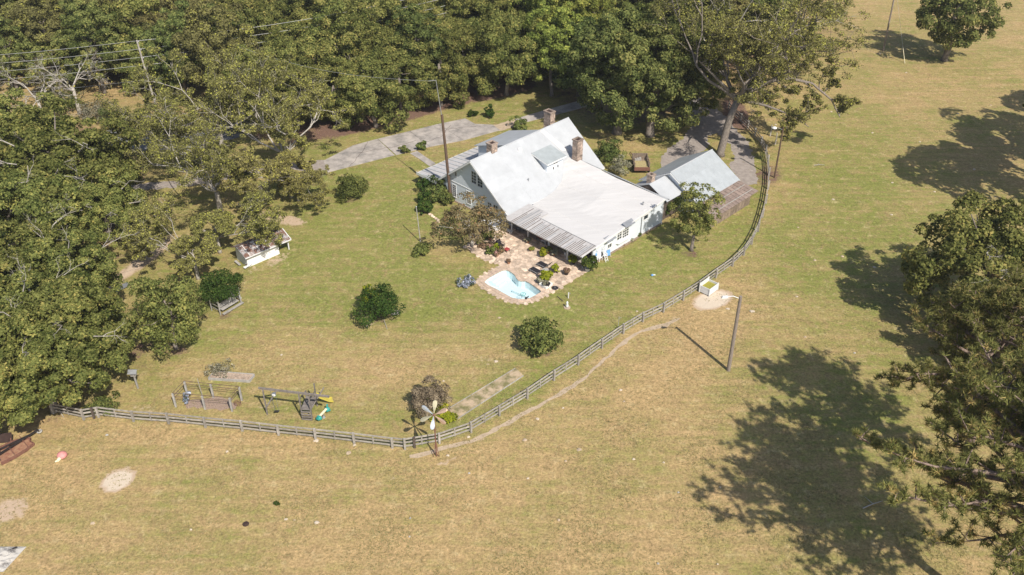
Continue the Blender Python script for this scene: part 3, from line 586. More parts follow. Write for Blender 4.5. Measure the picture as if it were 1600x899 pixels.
# --- right edge
PN = [pine(22.5, 9.4, .46, .48, 84, 1, asym=(R(150), .52)), pine(20, 8.2, .42, .42, 56, 2, asym=(R(190), .2))]
place('pine_tree', PN[0], (37, 45, 0), 'big pine with its thick trunk at the bottom right corner', 'tree', rz=0)
place('pine_tree', PN[1], (39.8, 60, 0), 'big pine at the right edge, behind the one with the visible trunk', 'tree', rz=0)
place('oak_tree', B1[0], (51.5, 84.5, 0), 'broad dark oak at the middle of the right edge', 'tree', s=1.05, rz=2.)
place('oak_tree', B2[0], (50, 74, 0), 'smaller dark oak tucked between the broad oak and the pines', 'tree', s=.85, rz=1.)
HI = oak(1, 6.5, 5.5, 14, 100, 70, .34, 'oakd', r0=.45)
place('tall_oak', HI, (73.5, 107, 0), 'tall oak beyond the right edge, its shadow lying on the pasture', 'tree', 'tall oaks beyond the right edge', s=1.2)
place('tall_oak', HI, (84, 119, 0), 'tall oak beyond the right edge, its shadow lying on the pasture', 'tree', 'tall oaks beyond the right edge', s=1.15, rz=2)
place('tall_oak', HI, (95, 134, 0), 'tall oak beyond the right edge, its shadow lying on the pasture', 'tree', 'tall oaks beyond the right edge', s=.9, rz=4)
# --- garden trees and shrubs
ST = oak(1, 3.05, 5.0, 6.0, 110, 85, .12, 'oak', r0=.22, low=-.8, cr=.165, fill=.35)
place('garden_tree', ST, gp(1080, 392), 'slender leafy tree in front of the garage', 'tree', s=.92)
place('garden_tree', oak(1, 3.6, 3.9, 5.0, 110, 110, .13, 'bush', r0=.2, low=-.9, cr=.2, fill=.35), gp(275, 545), 'bushy young tree beside the dark oaks, above the birdhouse', 'tree', s=1.0)
place('garden_tree', oak(1, 3.9, 2.3, 3.5, 100, 62, .12, 'redb', r0=.18, low=-.6, cr=.16, fill=.3, bark='palebark'), gp(738, 385), 'reddish brown tree at the corner of the house by the patio', 'tree', s=1.05)
def shrub(px, py, Rx, Rz, m, label, hc=None, nc=40, per=60, size=.11, cr=.3, name='shrub', cat='shrub', group=None, low=-.5, stem='bark'):
    hc = Rz * .8 if hc is None else hc
    cm, C = crown('foliage', Rx, Rz, hc, nc, per, size, m, cr=cr, low=low, fill=.4)
    sb = MB()
    for k in range(5):
        c = Vector(C[k]); sb.tube([(random.gauss(0, .06), random.gauss(0, .06), 0), (c.x * .4, c.y * .4, c.z * .6), tuple(c)], [.05, .035, .012], 5)
    return place(name, [('stem', mk('stem', sb, stem)), ('foliage', cm)], gp(px, py), label, cat, group)
shrub(550, 308, 2.1, 1.75, 'bush', 'large rounded green bush on the lawn below the concrete apron', nc=60, per=80)
shrub(632, 240, .75, .7, 'bush', 'clipped ball shrub left of the concrete walk', nc=22)
shrub(658, 234, .75, .7, 'bush', 'clipped ball shrub right of the concrete walk', nc=22)
shrub(738, 182, .7, .6, 'bushd', 'low loose shrub on the grass beyond the driveway', nc=18)
shrub(763, 184, .8, 1.1, 'bushd', 'upright dark shrub on the grass beyond the driveway', nc=24)
shrub(812, 202, 1.3, 1.1, 'bush', 'yellowish spreading bush at the end of the gravel walk', nc=30)
shrub(595, 497, 2.2, 1.5, 'bushd', 'dark two tone bush in the middle of the lawn', hc=1.9, nc=55, per=85)
shrub(579, 487, .95, 1.2, 'bushl', 'yellow tinged shrub growing on the left of the dark lawn bush', hc=2.1, nc=22, per=50)
shrub(847, 545, 2.1, 1.75, 'bush', 'loose leafed round bush nearest the fence', nc=50, per=55, size=.15)
shrub(672, 638, 1.85, 1.65, 'brownb', 'twiggy brown shrub behind the metal flower', nc=80, per=110, size=.075, cr=.22)
shrub(690, 654, 1.15, .5, 'bushl', 'low yellow green plant at the foot of the brown shrub', nc=20, per=60)
shrub(660, 396, 1.25, .6, 'bush', 'low green shrub at the foot of the white pole', nc=26)
for k, (px, py, r_, z_, m_, lab) in enumerate([(668, 298, 1.2, 1.3, 'bushd', 'dark foundation shrub at the front porch corner'), (683, 312, 1.5, 1.4, 'bush', 'yellowish foundation shrub below the porch'), (665, 318, 1.0, 1.0, 'bushd', 'dark shrub outermost of the foundation planting'), (664, 333, .9, .9, 'bushd', 'small dark shrub at the lower end of the foundation planting'), (697, 318, 1.1, 1.0, 'bush', 'shrub against the house by the brown pole')]):
    shrub(px, py, r_, z_, m_, lab, nc=32)
shrub(950, 253, 1.9, 1.9, 'bush', 'upright green shrub behind the house near the old oaks', nc=45, per=55, size=.13)
shrub(968, 273, 1.3, 1.5, 'dryb', 'dry straw coloured shrub between the house and the wagon', nc=30, per=50)
shrub(1046, 336, 1.6, 1.5, 'bushd', 'dark shrub in the gap between the house and the garage', nc=30)
shrub(350, 478, 2.2, 1.7, 'bushd', 'dense green vine mound covering the arbour swing', hc=2.3, nc=60, per=110, size=.10, low=-.3)
shrub(731, 445, 1.05, .5, 'hyd', 'pale blue flowering hydrangea on the lawn left of the pool', nc=40, per=22, size=.09, cr=.2)
shrub(347, 583, 1.3, .45, 'dryb', 'grey withered plants in the raised planter', hc=.5, nc=26, per=30, size=.08)
shrub(160, 640, 1.5, .5, 'bush', 'low green weeds behind the left end of the fence', nc=26)
shrub(100, 172, 3.2, 1.7, 'bush', 'pale scrub at the edge of the wood left of the road', nc=50)
shrub(150, 190, 2.2, 1.6, 'dryb', 'straw coloured scrub left of the paved road', nc=40)
shrub(180, 197, 2.0, 1.6, 'bush', 'green scrub beside the open grass above the road', nc=40)
for k, (px, py) in enumerate([(960, 388), (970, 383), (981, 376), (993, 369)]): shrub(px, py, .6, .4, ['bush', 'rose', 'dryb', 'bush'][k], ['green flowering plant below the bay window', 'rosy flowering plant below the bay window', 'straw coloured plant along the white wall', 'green plant nearest the downspout of the white wall'][k], nc=12, per=30, size=.09)
# ------------------------------------------------ house
HZ = lambda v: 7.7 - .761 * abs(v + 80.1)       # main roof
house = thing('farmhouse', hw(73.9, -60.4), 'white farmhouse with pale metal roofs, stone chimneys and a deep patio porch', 'house')
def hpart(name, m, build, parent=None, **k):
    mb = HB(); build(mb); return obj(name, mb, m, parent or house, **k)
# walls (hollow shells built as thick slabs)
def prismU(mb, prof, u0, u1):     # profile in (v,z) run along u
    n = len(prof); mb.add([(u0, v, z) for v, z in prof] + [(u1, v, z) for v, z in prof], [tuple(range(n)), tuple(range(n, 2 * n))] + [(i, (i + 1) % n, (i + 1) % n + n, i + n) for i in range(n)])
def prismV(mb, prof, v0, v1):     # profile in (u,z) run along v
    n = len(prof); mb.add([(u, v0, z) for u, z in prof] + [(u, v1, z) for u, z in prof], [tuple(range(n)), tuple(range(n, 2 * n))] + [(i, (i + 1) % n, (i + 1) % n + n, i + n) for i in range(n)])
gab = [(-86.2, 0), (-74.0, 0), (-74.0, HZ(-74.0) - .14), (-80.1, 7.56), (-86.2, HZ(-86.2) - .14)]
hpart('gable_wall', 'white', lambda b: prismU(b, gab, 73.9, 74.1))
hpart('gable_wall', 'white', lambda b: prismU(b, gab, 91.4, 91.6))
hpart('front_wall', 'white', lambda b: b.box(74.1, 91.4, -86.2, -86.0, 0, 2.9))
hpart('back_wall', 'white', lambda b: b.box(74.1, 91.4, -74.2, -74.0, 0, 2.9))
hpart('corner_board', 'trim', lambda b: [b.box(73.87, 74.0, -86.24, -86.08, 0, 2.9), b.box(73.87, 74.0, -74.12, -73.96, 0, 2.9)])
hpart('foundation', 'stone', lambda b: b.box(73.84, 91.66, -86.26, -73.94, -.1, .22))
# main roof in long metal courses
def course(vA, vB, u0, u1, z0=0., t=.07):
    def f(b): b.slab([(u0, vA, HZ(vA) + z0), (u1, vA, HZ(vA) + z0), (u1, vB, HZ(vB) + z0), (u0, vB, HZ(vB) + z0)], t)
    return f
for s_ in (1, -1):
    for k in range(5):
        a = -80.1 + s_ * (6.9 * k / 5 + .0); b_ = -80.1 + s_ * (6.9 * (k + 1) / 5 + .03)
        for j in range(4): hpart('roof_panel', 'roofm', course(a, b_, 73.25 + 4.75 * j + (.0 if j == 0 else .006), 73.25 + 4.75 * (j + 1), .012 * (5 - k)))
hpart('ridge_cap', 'roofm', lambda b: b.tube([(73.25, -80.1, 7.74), (92.25, -80.1, 7.74)], .09, 6))
for uu in (73.25, 92.25):
    for s_ in (1, -1):
        hpart('rake_board', 'trim', lambda b: b.slab([(uu - .05, -80.1, 7.66), (uu + .05, -80.1, 7.66), (uu + .05, -80.1 + s_ * 6.95, HZ(-87.05) - .03), (uu - .05, -80.1 + s_ * 6.95, HZ(-87.05) - .03)], .24))
hpart('fascia', 'trim', lambda b: b.box(73.3, 92.2, -73.18, -73.12, 2.2, 2.42)); hpart('fascia', 'trim', lambda b: b.box(73.3, 92.2, -87.08, -87.02, 2.2, 2.42))
for v in (-84.6, -82.2, -78.0, -75.6):          # rake brackets
    hpart('bracket', 'trim', lambda b: [b.beam((73.35, v, HZ(v) - .28), (73.9, v, HZ(v) - .28), .09, .09), b.beam((73.4, v, HZ(v) - .33), (73.9, v, HZ(v) - .85), .07, .07)])
# windows: frame, panes, bars
def windowU(u, v0, v1, z0, z1, cols=2, rows=4, out=-1, parent=None, frame='trim', double=True):
    """window in a wall of constant u, facing out"""
    d = .05 * out
    fr = hpart('window', frame, lambda b: [b.box(min(u, u + d), max(u, u + d), v0 - .1, v0, z0 - .1, z1 + .1), b.box(min(u, u + d), max(u, u + d), v1, v1 + .1, z0 - .1, z1 + .1), b.box(min(u, u + d), max(u, u + d), v0, v1, z1, z1 + .1), b.box(min(u, u + d * 1.8), max(u, u + d * 1.8), v0, v1, z0 - .1, z0)], parent)
    for c in range(cols):
        for r_ in range(rows):
            a0, a1 = v0 + (v1 - v0) * c / cols + .03, v0 + (v1 - v0) * (c + 1) / cols - .03; c0, c1 = z0 + (z1 - z0) * r_ / rows + .03, z0 + (z1 - z0) * (r_ + 1) / rows - .03
            hpart('pane', 'glass', lambda b: b.box(min(u, u + .02 * out), max(u, u + .02 * out), a0, a1, c0, c1), fr)
    q = hpart('window_bars', frame, lambda b: [b.box(min(u, u + .03 * out), max(u, u + .03 * out), v0 + (v1 - v0) * c / cols - .028, v0 + (v1 - v0) * c / cols + .028, z0, z1) for c in range(1, cols)] + [b.box(min(u, u + .034 * out), max(u, u + .034 * out), v0, v1, z0 + (z1 - z0) * r_ / rows - .028, z0 + (z1 - z0) * r_ / rows + .028) for r_ in range(1, rows)], fr)
    return fr
def windowV(v, u0, u1, z0, z1, cols=3, rows=3, out=1, frame='trim'):
    d = .05 * out
    fr = hpart('window', frame, lambda b: [b.box(u0 - .1, u0, min(v, v + d), max(v, v + d), z0 - .1, z1 + .1), b.box(u1, u1 + .1, min(v, v + d), max(v, v + d), z0 - .1, z1 + .1), b.box(u0, u1, min(v, v + d), max(v, v + d), z1, z1 + .1), b.box(u0, u1, min(v, v + d * 1.8), max(v, v + d * 1.8), z0 - .1, z0)])
    for c in range(cols):
        for r_ in range(rows):
            a0, a1 = u0 + (u1 - u0) * c / cols + .03, u0 + (u1 - u0) * (c + 1) / cols - .03; c0, c1 = z0 + (z1 - z0) * r_ / rows + .03, z0 + (z1 - z0) * (r_ + 1) / rows - .03
            hpart('pane', 'glass', lambda b: b.box(a0, a1, min(v, v + .02 * out), max(v, v + .02 * out), c0, c1), fr)
    hpart('window_bars', frame, lambda b: [b.box(u0 + (u1 - u0) * c / cols - .035, u0 + (u1 - u0) * c / cols + .035, min(v, v + .03 * out), max(v, v + .03 * out), z0, z1) for c in range(1, cols)] + [b.box(u0, u1, min(v, v + .034 * out), max(v, v + .034 * out), z0 + (z1 - z0) * r_ / rows - .035, z0 + (z1 - z0) * r_ / rows + .035) for r_ in range(1, rows)], fr)
    return fr
windowU(73.9, -80.55, -79.7, 4.25, 5.95); windowU(73.9, -79.4, -78.5, 4.15, 5.85)
windowU(73.9, -84.35, -83.75, .8, 2.55, 2, 6); windowU(73.9, -81.6, -80.85, .8, 2.6, 2, 6); windowU(73.9, -83.85, -83.5, 4.05, 4.6, 1, 2)
windowU(73.9, -77.55, -76.85, 1.7, 2.5, 2, 2); windowU(73.9, -76.5, -75.7, 1.7, 2.55, 2, 2); windowU(73.9, -76.4, -75.7, .35, 1.05, 1, 2)
hpart('belt_board', 'trim', lambda b: b.box(73.86, 73.9, -86.1, -78.6, 2.95, 3.07))
# front porch
hpart('porch_roof', 'sheet', lambda b: b.slab([(73.3, -87.0, 2.5), (85.2, -87.0, 2.5), (85.2, -91.2, 1.98), (73.3, -91.2, 1.98)], .06))
for k in range(13):
    hpart('roof_seam', 'roofm', lambda b: b.beam((73.35 + k * .98, -87.05, 2.54), (73.35 + k * .98, -91.15, 2.04), .16, .06))
hpart('porch_fascia', 'trim', lambda b: [b.box(73.24, 73.3, -91.2, -87.0, 1.78, 2.2), b.box(73.3, 85.2, -91.26, -91.2, 1.78, 1.98)])
hpart('porch_floor', 'concrete', lambda b: b.box(73.9, 85.0, -90.9, -86.2, -.05, .3))
for u in (74.0, 77.6, 81.3, 84.9): hpart('porch_post', 'trim', lambda b: b.box(u - .09, u + .09, -90.85, -90.67, .3, 1.95))
hpart('porch_parapet', 'stone', lambda b: b.box(73.85, 74.1, -90.6, -87.2, .3, .75))
# front dormer and rear dormer
hpart('front_dormer', 'white', lambda b: prismU(b, [(-85.9, HZ(-85.9)), (-85.9, 5.45), (-80.4, 7.5), (-80.4, HZ(-80.4) - .1)], 80.2, 86.3))
hpart('dormer_roof', 'roofm', lambda b: b.slab([(79.8, -80.0, 7.78), (86.6, -80.0, 7.78), (86.6, -86.3, 5.62), (79.8, -86.3, 5.62)], .10))
hpart('rear_dormer', 'white', lambda b: prismU(b, [(-75.5, HZ(-75.5) - .1), (-75.5, 5.5), (-77.6, 6.0), (-77.9, HZ(-77.9) - .1)], 82.9, 86.1))
hpart('dormer_roof', 'roofd', lambda b: b.slab([(82.6, -78.05, 6.30), (86.35, -78.05, 6.30), (86.35, -75.1, 5.66), (82.6, -75.1, 5.66)], .09))
hpart('dormer_trim', 'trim', lambda b: [b.box(82.6, 86.35, -75.1, -75.05, 5.45, 5.62), b.slab([(82.55, -78.0, 6.22), (82.62, -78.0, 6.22), (82.62, -75.1, 5.6), (82.55, -75.1, 5.6)], .16)])
windowV(-75.5, 84.2, 85.0, 4.95, 5.35, 2, 1)
hpart('dormer_vent', 'seam', lambda b: [b.box(84.1, 84.25, -75.5, -75.4, 4.3, 4.6), b.box(85.0, 85.15, -75.5, -75.4, 4.3, 4.6)])
# long low wing, its coated roof drawn up against the main slope
WB = [(72.5, -73.15, 2.44), (76, -73.12, 2.40), (80, -73.12, 2.42), (82.2, -73.3, 2.62), (84.0, -73.85, 2.98), (85.3, -74.6, 3.55), (86.0, -75.18, 3.98), (86.9, -75.9, 4.45), (88.5, -76.1, 4.62)]
nr = 12
def wingz(u): return 2.45 + (u - 72.5) * .1
mb = HB(); cols_ = []
for u, v, z in WB: cols_.append([(u, v + (-60.0 - v) * (i / nr), z + (wingz(u) - z) * min(1, (i / nr) * (1.0 if u < 82 else 2.0) ** 1) if u >= 82 else z + (wingz(u) - z) * (i / nr)) for i in range(nr + 1)])
vs = [p for c in cols_ for p in c]; nv = len(vs); fs = []
for a in range(len(WB) - 1):
    for i in range(nr): k = a * (nr + 1) + i; fs.append((k, k + 1, k + nr + 2, k + nr + 1))
mb.add(vs, fs); o = obj('wing_roof', mb, 'roofw', house)
if o.data.polygons[0].normal.z < 0: o.data.flip_normals()
sol = o.modifiers.new('thick', 'SOLIDIFY'); sol.thickness = .1; sol.offset = -1
for a_ in range(1, 5):
    uu = 75.2 + a_ * 2.75; mb = HB(); v_in = np.interp(uu, [w_[0] for w_ in WB], [w_[1] for w_ in WB]) ; z_in = np.interp(uu, [w_[0] for w_ in WB], [w_[2] for w_ in WB])
    pts_ = [(uu, v_in + (-60.0 - v_in) * t_, z_in + (wingz(uu) - z_in) * min(1, t_ * (2 if uu >= 82 else 1)) + .012) for t_ in [q / 12 for q in range(13)]]
    mb.tube(pts_, .022, 4); obj('roof_lap', mb, 'whitepot', house)
hpart('wing_back_roof', 'roofm', lambda b: b.slab([(88.48, -76.6, 4.60), (88.48, -60.0, 4.06), (89.35, -60.0, 3.66), (89.35, -76.6, 4.0)], .06))
hpart('gutter', 'metal', lambda b: b.box(89.35, 89.47, -76.6, -60.0, 3.5, 3.62))
hpart('wing_wall', 'white', lambda b: prismV(b, [(75.0, 0), (88.85, 0), (88.85, 3.80), (88.5, 3.94), (75.0, wingz(75) - .12)], -60.4, -60.6))
hpart('wing_back_wall', 'white', lambda b: b.box(88.65, 88.85, -76, -60.62, 0, 3.75))
hpart('wing_rake', 'trim', lambda b: b.slab([(74.9, -60.0, wingz(74.9) - .02), (88.5, -60.0, 4.04), (88.5, -59.94, 4.04), (74.9, -59.94, wingz(74.9) - .02)], .22))
hpart('porch_beam', 'trim', lambda b: b.box(72.62, 72.74, -73.0, -60.1, 2.18, 2.38)); hpart('gutter', 'metal', lambda b: b.box(72.38, 72.5, -73.1, -60.0, 2.32, 2.44))
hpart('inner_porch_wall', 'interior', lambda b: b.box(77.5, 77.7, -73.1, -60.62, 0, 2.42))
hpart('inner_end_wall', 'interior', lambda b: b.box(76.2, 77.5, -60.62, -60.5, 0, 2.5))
for v0 in (-71.5, -68.6, -64.8, -62.6): windowU(77.5, v0, v0 + 1.1, .5, 2.0, 2, 2, out=-1, frame='brownwood')
hpart('porch_door', 'darkwood', lambda b: b.box(77.42, 77.5, -67.0, -66.1, .1, 2.05))
hpart('porch_floor', 'concrete', lambda b: b.box(73.9, 77.5, -74.0, -60.62, -.05, .12))
for v in (-72.9, -69.98, -66.4, -63.3, -60.75): hpart('porch_post', 'trim', lambda b: b.box(73.55, 73.7, v - .07, v + .07, 0, 2.4))
# the porch sheets: one corrugated panel after the other, dark seams between
for k in range(15):
    v0 = -73.1 + k * (13.0 / 15); v1 = v0 + 13.0 / 15 - .035; zt = lambda u: wingz(u) + .05
    short = k < 4
    ue = 77.0 if short else 75.25
    pn = hpart('porch_sheet', 'sheet', lambda b: b.slab([(72.36, v0, zt(72.36)), (ue, v0, zt(ue) - (.22 if short else .04)), (ue, v1, zt(ue) - (.22 if short else .04)), (72.36, v1, zt(72.36))], .03))
    for q in range(3):
        vv = v0 + (q + .5) * (v1 - v0) / 3; ok = random.random()
        if k >= 1 and ok < .8:
            e_ = random.uniform(.55, 1.0); um = 72.4 + (ue - 72.4) * e_
            hpart('rib', 'seam' if ok < .42 else 'metal', lambda b: b.beam((72.38, vv, zt(72.38) + .03), (um, vv, zt(um) + (-.22 if short else -.04) * (um - 72.4) / (ue - 72.4) + .03), .075, .05), pn)
hpart('sheet_lap', 'metal', lambda b: b.beam((75.27, -69.6, wingz(75.27) + .04), (75.1, -60.1, wingz(75.1) + .05), .05, .05))
windowV(-60.4, 79.55, 80.35, 1.5, 3.05, 2, 4); windowV(-60.4, 80.62, 81.72, 1.35, 3.15, 3, 5); windowV(-60.4, 84.6, 85.75, 3.0, 3.62, 3, 3); windowV(-60.4, 84.75, 85.6, 2.25, 2.85, 1, 1); windowV(-60.4, 77.8, 78.45, 1.1, 1.65, 2, 1)
hpart('bay_base', 'trim', lambda b: b.slab([(79.3, -60.4, 1.25), (82.0, -60.4, 1.25), (81.7, -60.05, 1.2), (79.6, -60.05, 1.2)], .14))
def awning(u0, u1, z): return hpart('awning', 'metal', lambda b: b.slab([(u0, -60.42, z), (u1, -60.42, z), (u1, -59.75, z - .38), (u0, -59.75, z - .38)], .03))
awning(80.4, 82.2, 3.62); awning(76.9, 78.6, 3.0)
hpart('downspout', 'metal', lambda b: b.tube([(84.25, -60.3, 3.5), (84.25, -60.3, .1)], .05, 6))
hpart('downspout', 'trim', lambda b: b.tube([(88.7, -60.32, 3.7), (88.7, -60.32, .1)], .05, 6))
hpart('foundation', 'stone', lambda b: b.box(75.0, 88.9, -60.62, -60.36, -.1, .28))
hpart('roof_vent', 'metal', lambda b: b.lathe((85.6, -61.3, 3.8), [(.08, -.1), (.08, .3), (.14, .32), (.10, .42)], 8))
hpart('roof_vent', 'metal', lambda b: b.lathe((79.4, -75.5, HZ(-75.5)), [(.06, -.1), (.06, .35), (.10, .36), (.07, .45)], 8))
hpart('roof_vent', 'trim', lambda b: b.lathe((81.3, -79.0, HZ(-79.0)), [(.32, -.2), (.32, .22), (.30, .30), (.1, .36)], 14))
hpart('valley_flashing', 'roofw', lambda b: b.slab([(86.3, -80.0, 7.72), (86.9, -79.9, 7.72), (88.6, -76.6, HZ(-76.6) + .10), (87.4, -76.9, HZ(-76.9) + .10)], .03))
# stone chimneys: courses of single stones round a flue
def chimney(u, v, z0, z1, w_, d_, n=4, cap=True, label=None):
    ch = hpart('chimney', 'mortar', lambda b: b.box(u - w_ / 2 + .04, u + w_ / 2 - .04, v - d_ / 2 + .04, v + d_ / 2 - .04, z0, z1 - .02), label=label)
    hc_ = .30; nz = max(1, int((z1 - z0) / hc_))
    for k in range(nz):
        za = z0 + (z1 - z0) * k / nz; zb = za + (z1 - z0) / nz - .025
        for side in range(4):
            L = w_ if side % 2 == 0 else d_; m_ = 2 if L < 1 else 3; cut = sorted([0] + [L * (i + random.uniform(.3, .7)) / m_ for i in range(1, m_)] + [L]); 
            for i in range(len(cut) - 1):
                a, b_ = cut[i] + .015, cut[i + 1] - .015; pr = random.uniform(.0, .05)
                if side == 0: box = (u - w_ / 2 + a, u - w_ / 2 + b_, v + d_ / 2 - .05, v + d_ / 2 + pr)
                elif side == 2: box = (u - w_ / 2 + a, u - w_ / 2 + b_, v - d_ / 2 - pr, v - d_ / 2 + .05)
                elif side == 1: box = (u - w_ / 2 - pr, u - w_ / 2 + .05, v - d_ / 2 + a, v - d_ / 2 + b_)
                else: box = (u + w_ / 2 - .05, u + w_ / 2 + pr, v - d_ / 2 + a, v - d_ / 2 + b_)
                if side in (0, 1): hpart('stone', 'stone', lambda b: b.box(*box, za, zb), ch)
                else: CH_REST.append((box, za, zb, ch))
    hpart('chimney_cap', 'stone', lambda b: [b.box(u - w_ / 2 - .09, u + w_ / 2 + .09, v - d_ / 2 - .09, v - d_ / 2 + .14, z1, z1 + .16), b.box(u - w_ / 2 - .09, u + w_ / 2 + .09, v + d_ / 2 - .14, v + d_ / 2 + .09, z1, z1 + .16), b.box(u - w_ / 2 - .09, u - w_ / 2 + .14, v - d_ / 2 + .14, v + d_ / 2 - .14, z1, z1 + .16), b.box(u + w_ / 2 - .14, u + w_ / 2 + .09, v - d_ / 2 + .14, v + d_ / 2 - .14, z1, z1 + .16)], ch)
    hpart('flue', 'soot', lambda b: b.box(u - w_ / 2 + .14, u + w_ / 2 - .14, v - d_ / 2 + .14, v + d_ / 2 - .14, z1 - .01, z1 + .03), ch)
    return ch
CH_REST = []
chimney(77.45, -80.35, 6.9, 8.7, 1.0, 1.0, label='squat stone chimney on the ridge'); chimney(88.35, -74.9, 3.4, 7.35, 1.05, .95, label='tall stone chimney between the two roofs')
chimney(92.75, -84.2, 0, 7.2, .95, 1.3, label='far stone chimney against the end wall'); chimney(90.6, -64.0, 0, 5.2, .75, .8, label='narrow stone chimney at the back of the low wing')
by = {}
for bx, za, zb, ch in CH_REST: by.setdefault(ch.name, (ch, []))[1].append((bx, za, zb))
for ch, lst in by.values(): hpart('hidden_side_stones', 'stone', lambda b: [b.box(*bx, za, zb) for bx, za, zb in lst], ch, kind='stuff')
# ------------------------------------------------ garage
gar = thing('garage', hw(97.6, -57.7), 'grey metal roofed garage with a brown board lean-to beside the fence', 'garage')
GZ = lambda v: 5.2 - .571 * abs(v + 62.6)
ggab = [(-66.9, 0), (-58.2, 0), (-58.2, GZ(-58.2) - .12), (-62.6, 5.06), (-66.9, GZ(-66.9) - .12)]
for uu in (93.3, 102.0): hpart('gable_wall', 'white' if uu < 95 else 'brownwood', lambda b: prismU(b, ggab, uu - .1, uu + .1), gar)
hpart('side_wall', 'brownwood', lambda b: b.box(93.4, 101.9, -58.35, -58.2, 0, 2.5), gar); hpart('side_wall', 'brownwood', lambda b: b.box(93.4, 101.9, -66.9, -66.75, 0, 2.5), gar)
for s_ in (1, -1):
    for k in range(6):
        a = -62.6 + s_ * 4.9 * k / 6; b_ = -62.6 + s_ * (4.9 * (k + 1) / 6 + .03)
        for j in range(3):
            u0, u1 = 92.85 + 3.19 * j + (.01 if j else 0), 92.85 + 3.19 * (j + 1)
            hpart('roof_panel', 'gsheet', lambda b: b.slab([(u0, a, GZ(a) + .012 * (6 - k)), (u1, a, GZ(a) + .012 * (6 - k)), (u1, b_, GZ(b_) + .012 * (6 - k)), (u0, b_, GZ(b_) + .012 * (6 - k))], .05), gar)
hpart('ridge_cap', 'roofm', lambda b: b.tube([(92.85, -62.6, 5.28), (102.42, -62.6, 5.28)], .08, 6), gar)
for uu in (92.8, 102.42):
    for s_ in (1, -1): hpart('rake_board', 'trim', lambda b: b.slab([(uu - .04, -62.6, 5.19), (uu + .04, -62.6, 5.19), (uu + .04, -62.6 + s_ * 4.95, 2.36), (uu - .04, -62.6 + s_ * 4.95, 2.36)], .16), gar)
for k in range(13):                         # lean-to boards, each its own
    u0 = 92.0 + k * .79; u1 = u0 + .72
    hpart('roof_board', 'leansheet', lambda b: b.slab([(u0, -57.75, 2.42), (u1, -57.75, 2.42), (u1, -54.55, 2.0), (u0, -54.55, 2.0)], .05), gar)
hpart('lean_to_deck', 'darkwood', lambda b: b.slab([(92.0, -57.8, 2.36), (102.2, -57.8, 2.36), (102.2, -54.6, 1.94), (92.0, -54.6, 1.94)], .05), gar)
for v, z in ((-55.3, 2.125), (-56.6, 2.30)): hpart('batten', 'greywood', lambda b: b.beam((92.2, v, z), (101.9, v, z), .10, .05), gar)
for k in range(14):
    u0 = 92.1 + k * .67; hpart('wall_board', 'brownwood', lambda b: b.box(u0, u0 + .63, -55.25, -55.17, 0, 1.96 + .0), gar)
hpart('lean_to_end', 'brownwood', lambda b: b.box(101.35, 101.45, -58.2, -55.2, 0, 2.0), gar)
# low gabled link between house and garage
AZ = lambda v: 4.5 - .5 * abs(v + 63.4)
lk = [(-65.8, 0), (-60.9, 0), (-60.9, AZ(-60.9) - .1), (-63.4, 4.38), (-65.8, AZ(-65.8) - .1)]
hpart('link_wall', 'darkwood', lambda b: prismU(b, lk, 89.6, 89.75), gar); hpart('link_side_wall', 'darkwood', lambda b: b.box(89.75, 93.2, -61.05, -60.9, 0, 3.0), gar)
hpart('link_roof', 'roofm', lambda b: b.slab([(89.5, -63.4, 4.5), (93.2, -63.4, 4.5), (93.2, -60.4, AZ(-60.4)), (89.5, -60.4, AZ(-60.4))], .06), gar)
hpart('link_roof', 'roofm', lambda b: b.slab([(89.5, -63.4, 4.5), (93.2, -63.4, 4.5), (93.2, -66.3, AZ(-66.3)), (89.5, -66.3, AZ(-66.3))], .06), gar)
# ------------------------------------------------ patio and pool
patio = link(bpy.data.objects.new('patio', None)); patio['kind'] = 'structure'; patio.location = hw(69, -68)
pat = [hw(u, v) for u, v in [(62.3, -67.9), (62.0, -66.3), (61.95, -64.2), (62.2, -62.0), (63.2, -60.5), (64.6, -60.0), (67.0, -59.9), (69.5, -59.8), (73.6, -59.9), (73.9, -61.5), (73.9, -74.0), (73.8, -76.0), (70.0, -76.2), (66.9, -74.4), (66.4, -71.0), (67.0, -68.35), (64.3, -68.3)]]
hole2 = grow(pool, .10)
tess = geometry.tessellate_polygon([[Vector((p.x, p.y, 0)) for p in pat], [Vector((p.x, p.y, 0)) for p in hole2]])
mb = MB(); mb.v = [Vector((p.x, p.y, .045)) for p in pat + hole2]; mb.f = [tuple(t) for t in tess]
o = obj('patio_base', mb, 'grout', patio)
if o.data.polygons[0].normal.z < 0: o.data.flip_normals()
mb = MB(); n_ = len(pat); mb.v = [Vector((p.x, p.y, z)) for z in (-.05, .045) for p in pat]; mb.f = [(i, (i + 1) % n_, (i + 1) % n_ + n_, i + n_) for i in range(n_)]; obj('patio_edge', mb, 'grout', patio)
def inpoly(p, poly):
    r_ = False
    for i in range(len(poly)):
        a, b = poly[i - 1], poly[i]
        if (a.y > p.y) != (b.y > p.y) and p.x < (b.x - a.x) * (p.y - a.y) / (b.y - a.y) + a.x: r_ = not r_
    return r_
cop = grow(pool, .62)
seeds = []; tries = 0
while len(seeds) < 290 and tries < 60000:
    tries += 1; p = hw(random.uniform(61.9, 73.95), random.uniform(-76.2, -59.8))
    if not inpoly(p, pat) or inpoly(p, cop): continue
    if all((p - q).length > .50 for q in seeds): seeds.append(p)
